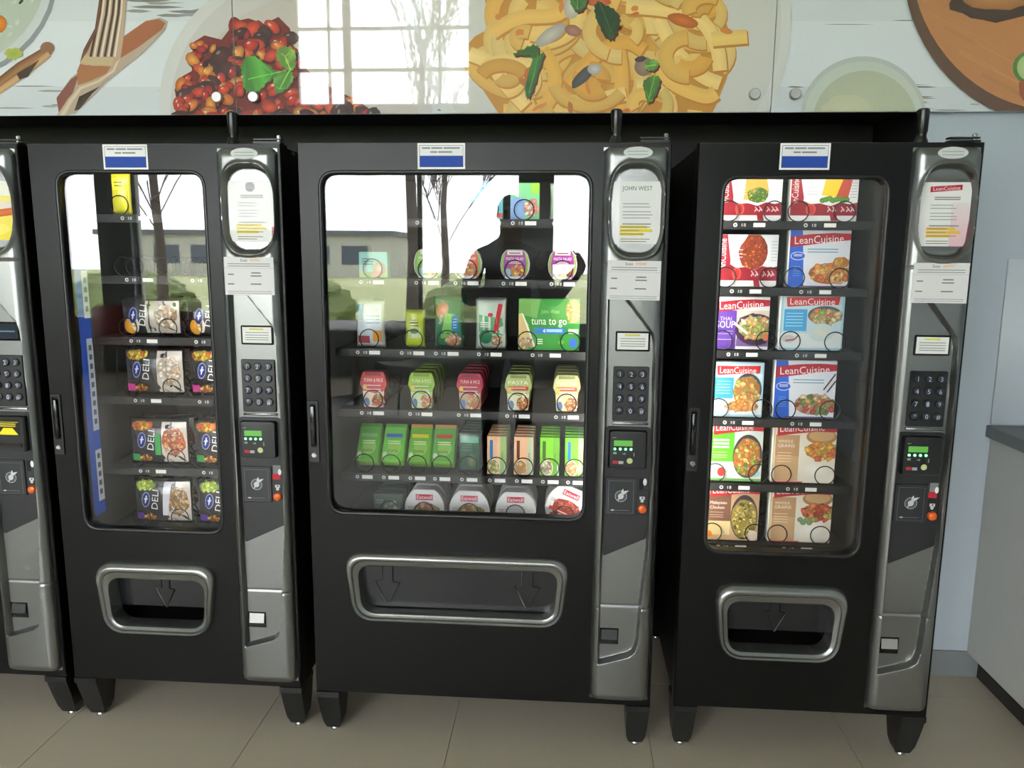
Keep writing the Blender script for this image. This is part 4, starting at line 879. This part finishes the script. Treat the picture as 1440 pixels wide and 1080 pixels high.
def pouch_pale():
    w_, h, d = .086, .100, .034; c = Can(6e-6); c.rect(-.034, .034, .010, .090, (150, 196, 150)); c.food(.008, .036, .022, .02, ((226, 190, 170), (206, 140, 110), (150, 180, 100)), 22, 7, .3); c.lines(-.028, .0, (.07, .078), .004, (70, 130, 90))
    return pillow(w_, h, d, PSIL), wrap_print(c, w_, h, d, FILM)
def pouch_blue():
    w_, h, d = .088, .138, .034; c = Can(6e-6); c.rect(-.036, .034, .010, .126, (214, 226, 236)); c.rect(-.036, -.018, .08, .126, (70, 150, 214)); c.lines(-.01, .03, (.09, .08, .07), .004, (140, 170, 190)); c.rect(.010, .034, .016, .05, (236, 160, 50)); c.rect(-.036, .0, .012, .034, (170, 60, 76))
    return pillow(w_, h, d, PWH), wrap_print(c, w_, h, d, FILM)
for row, u, fn, nm, lab in ((0, .715, pouch_pale, 'tuna_pouch', 'pale green pouch at the right end of the top shelf'), (2, .15, pouch_blue, 'tuna_pouch', 'white and blue pouch at the left end of its shelf'), (2, .283, pouch_lime, 'tuna_pouch', 'small lime yellow pouch between white and dark green pouches'), (2, .381, pouch_green, 'tuna_pouch', 'dark green pouch with blue patch, third shelf'), (2, .506, pouch_white, 'tuna_pouch', 'white and green pouch with red streak beside the wide green carton')):
    b, p = fn(); put(2, row, u, nm, b, p, lab, 'pouch', 'tuna pouches')
    if row == 2 and u > .3: put(2, row, u, nm, b, p, 'second '+lab.split(' pouch')[0]+' pouch, hidden behind its twin', 'pouch', 'tuna pouches', back=1)
def togo(c, w_, h):
    c.rect(0, w_, 0, h, (44, 140, 44)); c.poly([(0, h*.7), (0, h), (w_*.36, h), (w_*.3, h*.62)], (110, 168, 80)); c.poly([(0, h*.02), (w_*.26, h*.06), (w_*.16, h*.5), (w_*.05, h*.72), (0, h*.7)], (222, 196, 130)); c.poly([(w_*.05, h*.72), (w_*.08, h*.70), (w_*.29, h*.06), (w_*.26, h*.04)], (240, 240, 230))
    c.food(w_*.12, h*.14, w_*.11, h*.12, ((226, 190, 140), (240, 226, 200), (206, 140, 80)), 24, 3, .3); c.food(w_*.9, h*.76, w_*.13, h*.24, ((200, 176, 90), (226, 206, 130), (176, 150, 70)), 60, 4, .16)
    c.text('John West', w_*.52, h*.72, .016, (150, 206, 130), 0, 'c', width=w_*.3); c.text('tuna to go', w_*.5, h*.50, .032, (244, 248, 238), 0, 'c', width=w_*.58); c.rect(w_*.26, w_*.76, h*.32, h*.44, (20, 112, 190)); c.text('4', w_*.40, h*.34, .017, (240, 246, 250)); c.lines(w_*.46, w_*.72, (h*.36, h*.39), .003, (190, 220, 240)); c.rect(w_*.82, w_*.98, h*.33, h*.42, (206, 226, 196)); c.ell(w_*.9, h*.15, w_*.065, h*.09, (40, 96, 190)); c.lines(w_*.3, w_*.4, (h*.16, h*.2, h*.12), .003, (220, 240, 210)); c.ell(w_*.7, h*.16, w_*.05, h*.04, (110, 180, 60))
b, p = small_carton('togo', .176, .148, .040, togo, (40, 120, 44)); put(2, 2, .675, 'tuna_meal_carton', b, p, 'wide bright green tuna to go carton', 'carton')
# ---- tapered pots, fourth shelf
PP = rpoly([(-.030, 0), (.030, 0), (.034, .056), (.041, .070), (.036, .096), (.030, .108), (-.030, .108), (-.036, .096), (-.041, .070), (-.034, .056)], .004, 3)
def pot_print(main, band, lo, words, seed):
    c = Can(1.5e-5); c.poly(inset(PP, .0015), main); c.poly([(-.029, .002), (.029, .002), (.032, .05), (.006, .042), (-.020, .05), (-.032, .05)], lo)
    c.rect(-.024, .024, .096, .105, mul(main, .7)); c.text(words, 0, .078, .0145, (246, 240, 236), 0, 'c', width=.058); c.rect(-.030, .030, .060, .072, band); c.lines(-.022, .022, (.066, .054), .002, (250, 240, 236))
    c.food(.014, .022, .019, .02, ((222, 140, 80), (206, 90, 60), (226, 190, 120), (236, 220, 190)), 24, seed, .3); c.ell(-.020, .016, .008, .014, (96, 130, 180)); c.ell(-.026, .062, .006, .008, (226, 190, 90)); c.ell(.018, .046, .006, .006, (236, 236, 226))
    return c.mesh(CARD)
POTS = (('a', .158, (206, 62, 70), (196, 50, 60), (236, 210, 190), 'TUNA & RICE', 'red and white'), ('b', .302, (150, 190, 60), (120, 170, 50), (196, 214, 170), 'TUNA & RICE', 'lime green'), ('c', .446, (176, 30, 64), (160, 24, 56), (200, 170, 140), 'TUNA & RICE', 'crimson'), ('d', .588, (176, 190, 120), (196, 70, 54), (226, 226, 200), 'PASTA', 'pale green and red'), ('e', .73, (190, 196, 130), (200, 84, 60), (226, 214, 170), 'PASTA', 'pale olive, rightmost'))
for key, u, main, band, lo, words, nm in POTS:
    body = cached(('pot', key), lambda: outline_body(PP, .046, mat('pot_'+key, mul(main, .75), .4))); pr = cached(('potp', key), lambda: pot_print(main, band, lo, words, ord(key)))
    for k in range(1 if key == 'a' else 4):
        put(2, 3, u, 'rice_pot', body, pr, '%s ready meal pot, %s in its column' % (nm, ('front one', 'second', 'third', 'fourth')[k]), 'pot', 'ready meal pots on the fourth shelf', back=k)
# ---- fifth shelf: leaning cartons and slim boxes
def lean_carton(main, patch, seed):
    def fn(c, w_, h):
        c.rect(0, w_, 0, h, main); c.rect(w_*.1, w_*.86, h*.62, h*.72, patch); c.rect(0, w_, h*.9, h, (206, 150, 80) if seed > 1 else mul(main, .8)); c.ell(w_*.55, h*.34, w_*.32, h*.20, (150, 200, 90), n=16); c.ell(w_*.14, h*.14, w_*.1, h*.08, (214, 226, 200)); c.text('tuna', w_*.26, h*.22, .017, (30, 90, 40), 0); c.lines(w_*.2, w_*.8, (h*.44, h*.50), .003, (220, 240, 200))
    return fn
for k, (u, main, patch) in enumerate(((.130, (96, 176, 60), (140, 190, 120)), (.208, (104, 190, 70), (50, 96, 190)), (.288, (110, 184, 50), (226, 200, 50)), (.362, (90, 170, 66), (206, 60, 44)))):
    b, p = small_carton('lc%d' % k, .066, .122, .048, lean_carton(main, patch, k), (150, 220, 80)); lab = ('plain green', 'green with blue band', 'lime with yellow band', 'green with red band')[k]
    for q in range(1):
        put(2, 4, u, 'tuna_carton', b, p, '%s tuna carton leaning back on the fifth shelf' % lab, 'carton', 'leaning tuna cartons', back=0, dy=.006, dz=.033, tilt=math.radians(-38))
def darkpack():
    w_, h, d = .068, .128, .018; c = Can(6e-6); c.rect(-.028, .028, .012, .116, (26, 76, 54)); c.rect(-.028, .028, .094, .112, (80, 160, 130)); c.ell(.008, .04, .014, .022, (110, 130, 90), (60, 90, 60)); c.lines(-.022, .01, (.07, .078, .086), .003, (70, 120, 90))
    return pillow(w_, h, d, PDK), wrap_print(c, w_, h, d, FILM)
b, p = darkpack()
for k in range(5): put(2, 4, .443, 'tuna_sachet', b, p, 'shiny dark green sachet, %s of the upright row' % ('first', 'second', 'third', 'fourth', 'fifth')[k], 'sachet', 'dark green sachets', back=k*.6129)
def slim(main, stripe, side, food_, seed):
    def fn(c, w_, h):
        c.rect(0, w_, 0, h, main); c.rect(w_*.68, w_, 0, h, side); c.rect(w_*.14, w_*.30, h*.42, h*.9, stripe); c.ell(w_*.34, h*.2, w_*.34, h*.22, (230, 224, 190), n=20); c.food(w_*.34, h*.2, w_*.28, h*.18, food_, 20, seed, .3); c.text('tuna', w_*.82, h*.4, .012, (90, 110, 60), 1.57, 'l'); c.rect(w_*.9, w_, 0, h*.3, (206, 220, 214))
    return fn
SL = ((.526, (238, 190, 146), (40, 120, 190), (150, 190, 110), ((200, 200, 120), (226, 210, 150)), 'peach and green slim box with blue stripe'), (.606, (238, 190, 150), (120, 60, 40), (200, 206, 170), ((226, 180, 120), (206, 130, 80)), 'peach slim box with dark stripe'), (.683, (126, 206, 40), (70, 90, 40), (110, 180, 50), ((226, 220, 190), (150, 130, 90)), 'lime slim box with dark stripe'), (.757, (120, 214, 50), (30, 120, 190), (176, 214, 150), ((226, 170, 110), (240, 206, 150)), 'lime slim box with blue stripe'))
for k, (u, main, stripe, side, fd, lab) in enumerate(SL):
    b, p = small_carton('sl%d' % k, .058, .116, .018, slim(main, stripe, side, fd, k), mul(main, .9))
    for q in range(5): put(2, 4, u, 'tuna_box', b, p, '%s, %s from the front' % (lab, ('first', 'second', 'third', 'fourth', 'fifth')[q]), 'box', 'slim tuna boxes in upright rows', back=q*.6129)
# ---- bottom shelf bowls
PE = [(-.056, 0), (.056, 0)]+[(.061*math.cos(a), .028+.072*math.sin(a)) for a in [math.pi*k/18 for k in range(19)] if .028+.072*math.sin(a) < .0945]
def eat_print(food_, word_band, seed, plain=False):
    c = Can(1.5e-5); c.poly(inset(PE, .0015), (222, 222, 222)); c.rect(-.026, .026, .058, .076, (178, 36, 62)); c.text('Eatwell', 0, .0615, .0165, (244, 236, 238), 0, 'c', width=.046); c.lines(-.05, -.034, (.034, .028), .003, (180, 180, 184))
    if not plain: c.clip = (-.055, .055, .001, .09); c.food(.004, .022, .044, .026, food_, 60, seed, .16); c.rect(-.045, .045, .001, .012, word_band); c.lines(-.02, .02, (.005,), .003, (240, 230, 200))
    else: c.lines(-.03, .03, (.044, .036, .028), .003, (190, 194, 196)); c.ell(0, .014, .026, .010, (200, 206, 206))
    return c.mesh(CARD)
EB = (('a', .307, ((190, 120, 80), (200, 140, 90), (140, 170, 70), (214, 150, 100)), (176, 120, 80), 'with pinkish brown meal picture'), ('b', .443, ((196, 160, 70), (150, 130, 60), (206, 180, 90), (190, 80, 50)), (70, 90, 40), 'with golden pasta picture'), ('c', .583, (), (), 'plain white'), ('d', .73, ((176, 60, 46), (196, 80, 56), (150, 50, 40), (206, 120, 80)), (170, 50, 50), 'with red meal picture'))
for key, u, fd, band, lab in EB:
    b = cached('ebody', lambda: outline_body(PE, .050, mat('bowl_white', (222, 222, 220), .4))); p = cached(('ebp', key), lambda: eat_print(fd, band, ord(key), not fd))
    for q in range(3):
        r = -.42 if (key == 'd' and q == 0) else 0
        put(2, 5, u-(.008 if r else 0), 'meal_bowl', b, p, ('white meal bowl %s, %s in its column' % (lab, ('front one', 'second', 'third')[q])).replace('bowl plain white', 'bowl without picture') if not r else 'white meal bowl with red picture, tipped over to the right', 'bowl', 'white meal bowls on the bottom shelf', back=q, roll=-r if r else 0, dz=.026 if r else 0)
b, p = small_carton('dk', .090, .074, .04, lambda c, w_, h: (c.rect(0, w_, 0, h, (60, 78, 70)), c.food(w_*.6, h*.4, w_*.26, h*.3, ((130, 150, 140), (90, 110, 100), (170, 180, 170)), 30, 4, .25), c.lines(w_*.08, w_*.34, (h*.7, h*.6), .004, (130, 140, 136))), (50, 66, 60))
for q in range(3): put(2, 5, .196, 'noodle_carton', b, p, 'dark grey green carton left of the white bowls, %s' % ('front one', 'second', 'third')[q], 'carton', 'dark cartons on the bottom shelf', back=q)
# ---- deli bags in the left machine
BAG = mat('deli_bag_dark', (44, 42, 44), .25)
def deli(var):
    w_, h, d = .190, .148 if var != 'w' else .118, .040; c = Can(6e-6); H = h-.012
    c.rect(-.088, .088, .010, H, (52, 48, 50)); g = {'w': (236, 180, 60), 'p': (206, 60, 150), 'g': (60, 160, 84), 'v': (104, 60, 170)}[var]
    if var == 'w': c.ell(-.062, .030, .022, .024, (238, 178, 60), (226, 150, 40), n=16); c.ell(-.044, .034, .012, .022, (240, 230, 214), n=14); c.rect(-.012, .088, .010, H, (196, 186, 176)); c.food(.05, .06, .034, .034, ((206, 170, 130), (226, 206, 180), (150, 120, 90)), 40, 3, .2)
    else:
        c.rect(.014, .088, .010, H, (206, 196, 184)); c.food(.050, H*.55, .034, H*.34, {'g': ((206, 110, 60), (220, 150, 90), (190, 90, 60)), 'v': ((180, 140, 90), (150, 110, 70), (206, 170, 120)), 'p': ((226, 206, 180), (240, 226, 206), (206, 170, 140))}[var], 60, 4, .16)
        c.rect(-.088, -.060, .012, .034, g); c.food(-.040, .022, .020, .010, ((206, 110, 60), (190, 80, 50), (226, 180, 70)), 16, 5, .3)
        c.food(-.050, H-.012, .034, .014, {'g': ((226, 190, 70), (214, 130, 50), (206, 80, 60)), 'v': ((150, 190, 70), (190, 206, 90)), 'p': ((226, 190, 60), (206, 90, 50), (226, 214, 90))}[var], 26, 6, .25)
        if var == 'g': c.rect(-.006, .012, .034, .10, g)
        if var == 'v': c.poly([(.004, .03), (.02, .03), (.036, H), (.01, H)], (214, 210, 220))
    zc = H*.58; c.ell(-.050, zc, .014, .025, (190, 200, 226), n=20, rot=-.2); c.ell(-.050, zc, .0125, .023, (40, 50, 130), n=20, rot=-.2); c.ribbon([(-.053, zc-.012), (-.050, zc), (-.047, zc+.013)], [.003, .006, .004], (226, 230, 240), (240, 242, 246)); c.ribbon([(-.056, zc+.001), (-.043, zc+.003)], .004, (226, 230, 240), (240, 242, 246))
    c.text('DELI', -.012, zc-.030, .030, (240, 240, 238), math.pi/2-.12, width=.062)
    return pillow(w_, h, d, BAG), wrap_print(c, w_, h, d, FILM)
for row, var, nm in ((2, 'w', 'with wrap picture'), (3, 'p', 'with pink corner'), (4, 'g', 'with green corner'), (5, 'v', 'with purple corner')):
    b, p = cached(('deli', var), lambda: deli(var))
    for col, u in enumerate((.236, .440)):
        for q in range(2): put(1, row, u, 'deli_bag', b, p, 'dark deli bag %s, %s column, %s' % (nm, ('left', 'right')[col], ('front', 'behind the front one')[q]), 'bag', 'dark deli bags', back=q)
def yel():
    w_, h, d = .060, .124, .03; c = Can(6e-6); c.rect(-.022, .022, .012, .11, (226, 222, 60)); c.rect(-.018, .018, .05, .07, (206, 190, 40)); c.lines(-.012, .012, (.08, .09), .004, (120, 120, 40))
    return pillow(w_, h, d, mat('bag_yellow', (226, 220, 50), .3)), wrap_print(c, w_, h, d, FILM)
b, p = yel(); put(1, 0, .170, 'snack_bag', b, p, 'yellow snack bag on the top shelf of the deli machine', 'bag')
# ================================================================== dining area and photographer, seen mirrored in the glass
TT = mat('table_white', (226, 226, 222), .3); RB = mat('chair_shell_red', (124, 44, 34), .4, var=.05); WS = mat('chair_shell_white', (222, 222, 218), .4)
def table(x, y, label):
    t = thing('round_table', label, 'table', (x, y, 0), 0, 'round dining tables')
    link('table_top', cached('ttop', lambda: lathe([(.50, .72), (.55, .725), (.55, .745), (.54, .75)], TT, 40)), t)
    link('pedestal', cached('tped', lambda: lathe([(.035, .02), (.035, .70), (.10, .72)], CHROME, 16)), t)
    link('base', cached('tbase', lambda: lathe([(.30, 0), (.30, .008), (.05, .02)], CHROME, 30)), t)
def chair(x, y, rz, m, label):
    t = thing('dining_chair', label, 'chair', (x, y, 0), rz, 'shell chairs round the tables')
    def seat():
        L = []
        for k in range(9):
            s = k/8; hw = .19+.03*math.sin(s*math.pi); yy = -.21+.40*s; zz = .44-.02*math.sin(s*math.pi)
            L.append([(-hw, yy, zz+.012), (-hw*.5, yy, zz), (hw*.5, yy, zz), (hw, yy, zz+.012), (hw, yy, zz+.004), (hw*.5, yy, zz-.010), (-hw*.5, yy, zz-.010), (-hw, yy, zz+.004)])
        return loft(L, m, True, True, 60)
    def back():
        L = []
        for k in range(8):
            s = k/7; hw = .21-.04*s; yy = .19+.09*s; zz = .45+.39*s
            L.append([(-hw, yy-.03, zz), (-hw*.5, yy, zz), (hw*.5, yy, zz), (hw, yy-.03, zz), (hw, yy-.022, zz), (hw*.5, yy+.01, zz), (-hw*.5, yy+.01, zz), (-hw, yy-.022, zz)])
        return loft(L, m, True, True, 60)
    link('seat', cached(('cseat', m.name), seat), t); link('backrest', cached(('cback', m.name), back), t)
    for sx in (-1, 1):
        for sy in (-1, 1): link('leg', cached(('cleg', sx, sy), lambda: tube([(sx*.14, sy*.13, .43), (sx*.21, sy*.21, 0)], .010, CHROME, 8)), t)
table(-3.45, -6.25, 'white round table in front of the left pier'); table(-1.35, -5.4, 'white round table in front of the middle window')
chair(-4.15, -6.1, math.radians(120), RB, 'dark red shell chair left of the far table'); chair(-3.3, -5.4, math.radians(190), RB, 'dark red shell chair on the near side of the far table')
chair(-2.0, -5.6, math.radians(80), WS, 'white shell chair left of the middle table'); chair(-.75, -5.0, math.radians(-130), WS, 'white shell chair right of the middle table')
# the person taking the picture
PHC = Vector(CAM)-Vector(FF)*.016-Vector(RR)*.045-Vector(UU)*.02
ph = link('phone', box(-.078, .078, -.036, .036, -.004, .004, GLOSSB, .003)); tag(ph, 'black phone held sideways by the photographer', 'phone')
ph.matrix_world = Matrix(((RR[0], UU[0], -FF[0], PHC[0]), (RR[1], UU[1], -FF[1], PHC[1]), (RR[2], UU[2], -FF[2], PHC[2]), (0, 0, 0, 1)))
def person():
    V, R, E = [], [], []
    def v(p, r, par=None):
        V.append(Vector(p)); R.append(r if isinstance(r, tuple) else (r, r))
        if par is not None: E.append((par, len(V)-1))
        return len(V)-1
    x, y = .36, -2.70
    pel = v((x, y, .96), (.15, .11)); wa = v((x, y+.01, 1.12), (.145, .105), pel); ch = v((x, y+.01, 1.30), (.165, .115), wa); up = v((x, y, 1.455), (.12, .09), ch)
    nk = v((x+.01, y+.02, 1.535), .06, up); hd0 = v((x+.02, y+.045, 1.595), (.07, .08), nk); hd1 = v((x+.02, y+.045, 1.67), (.074, .09), hd0); v((x+.02, y+.03, 1.735), (.06, .07), hd1)
    Rr = Vector(RR); Uu = Vector(UU); Ff = Vector(FF)
    for s in (-1, 1):
        hp = v((x+s*.095, y, .88), .088, pel); kn = v((x+s*.105, y+.03, .50), .062, hp); an = v((x+s*.11, y, .10), .045, kn); v((x+s*.12, y+.15, .045), .04, an)
        shd = v((x+s*.19, y, 1.42), .066, up); el = v((x+s*.25+.02, y+.18, 1.16), .052, shd)
        wr = PHC+Rr*s*.115-Uu*.055-Ff*.07; w1 = v(wr, .032, el)
        pm = PHC+Rr*s*.106-Uu*.012-Ff*.036; p1 = v(pm, .024, w1)
        for k in range(4):
            a = PHC+Rr*s*.088+Uu*(.022-.017*k)-Ff*.004; b = PHC+Rr*s*.070+Uu*(.024-.017*k)+Ff*.012
            f1 = v(a+Rr*s*.007, .0085, p1); f2 = v(a+Rr*s*.005+Ff*.020, .008, f1); v(b+Ff*.006, .0075, f2)
        t1 = v(PHC+Rr*s*.072-Uu*.034-Ff*.022, .010, p1); v(PHC+Rr*s*.050-Uu*.016-Ff*.016, .009, t1)
    me = bpy.data.meshes.new('p'); me.from_pydata(V, E, []); o = bpy.data.objects.new('tmp', me); COL.objects.link(o)
    md = o.modifiers.new('skin', 'SKIN'); md.use_smooth_shade = True
    for i, sv in enumerate(me.skin_vertices[0].data): sv.radius = R[i]; sv.use_root = (i == 0)
    sb = o.modifiers.new('sub', 'SUBSURF'); sb.levels = 2; sb.render_levels = 2
    dg = bpy.context.evaluated_depsgraph_get(); ev = o.evaluated_get(dg); out = bpy.data.meshes.new_from_object(ev, depsgraph=dg)
    bpy.data.objects.remove(o)
    out.materials.clear()
    for m in (mat('jacket_olive', (74, 74, 52), .8, var=.1), mat('trousers_dark', (34, 36, 44), .8, var=.1), mat('skin', (196, 146, 120), .5, var=.03), mat('shoe_black', (24, 24, 24), .5)): out.materials.append(m)
    for p in out.polygons:
        c = p.center; near = (c-PHC).length
        p.material_index = 2 if (c.z > 1.515 or near < .15) else (3 if c.z < .09 else (1 if c.z < .94 else 0))
    ob_ = link('person', out); tag(ob_, 'person in an olive jacket holding up a phone to take the picture', 'person')
    hx = Vector((x+.02, y+.04, 1.69)); bm = bmesh.new(); bmesh.ops.create_icosphere(bm, subdivisions=3, radius=1)
    for q in list(bm.verts):
        if q.co.z < -.35 or (q.co.y > .35 and q.co.z < .45): bm.verts.remove(q)
    for q in bm.verts: q.co = Vector((q.co.x*.086, q.co.y*.104-.012, q.co.z*.098))+hx+Vector((0, 0, .012))
    hm = bpy.data.meshes.new('hair'); bm.to_mesh(hm); bm.free(); hm.materials.append(mat('hair_dark', (40, 30, 24), .6, var=.2, scale=80)); hm.polygons.foreach_set('use_smooth', [True]*len(hm.polygons))
    h = link('hair', hm, ob_); so = h.modifiers.new('thick', 'SOLIDIFY'); so.thickness = .012
    SK = MATS['skin']
    link('nose', loft([[(hx.x+a*k, hx.y+.084+f, hx.z-.01+zz) for a in (-.012, 0, .012)]+[(hx.x, hx.y+.06, hx.z-.01+zz)] for zz, f, k in ((.02, -.008, .5), (-.005, .008, .8), (-.022, .014, 1.1), (-.03, .0, .9))], SK), ob_)
    for s in (-1, 1):
        link('ear', lathe([(.004, -.01), (.02, -.006), (.024, .004), (.012, .01)], SK, 12, 'y'), ob_, (hx.x+s*.076, hx.y-.002, hx.z-.012), (0, 0, s*1.3))
        link('eye', lathe([(.002, .010), (.010, .006), (.012, 0), (.004, -.008)], mat('eye_brown', (60, 44, 34), .15), 12, 'y'), ob_, (hx.x+s*.030, hx.y+.078, hx.z+.004))
    link('mouth', box(hx.x-.022, hx.x+.022, hx.y+.078, hx.y+.090, hx.z-.060, hx.z-.050, mat('lips', (160, 90, 84), .5), .003), ob_)
person()
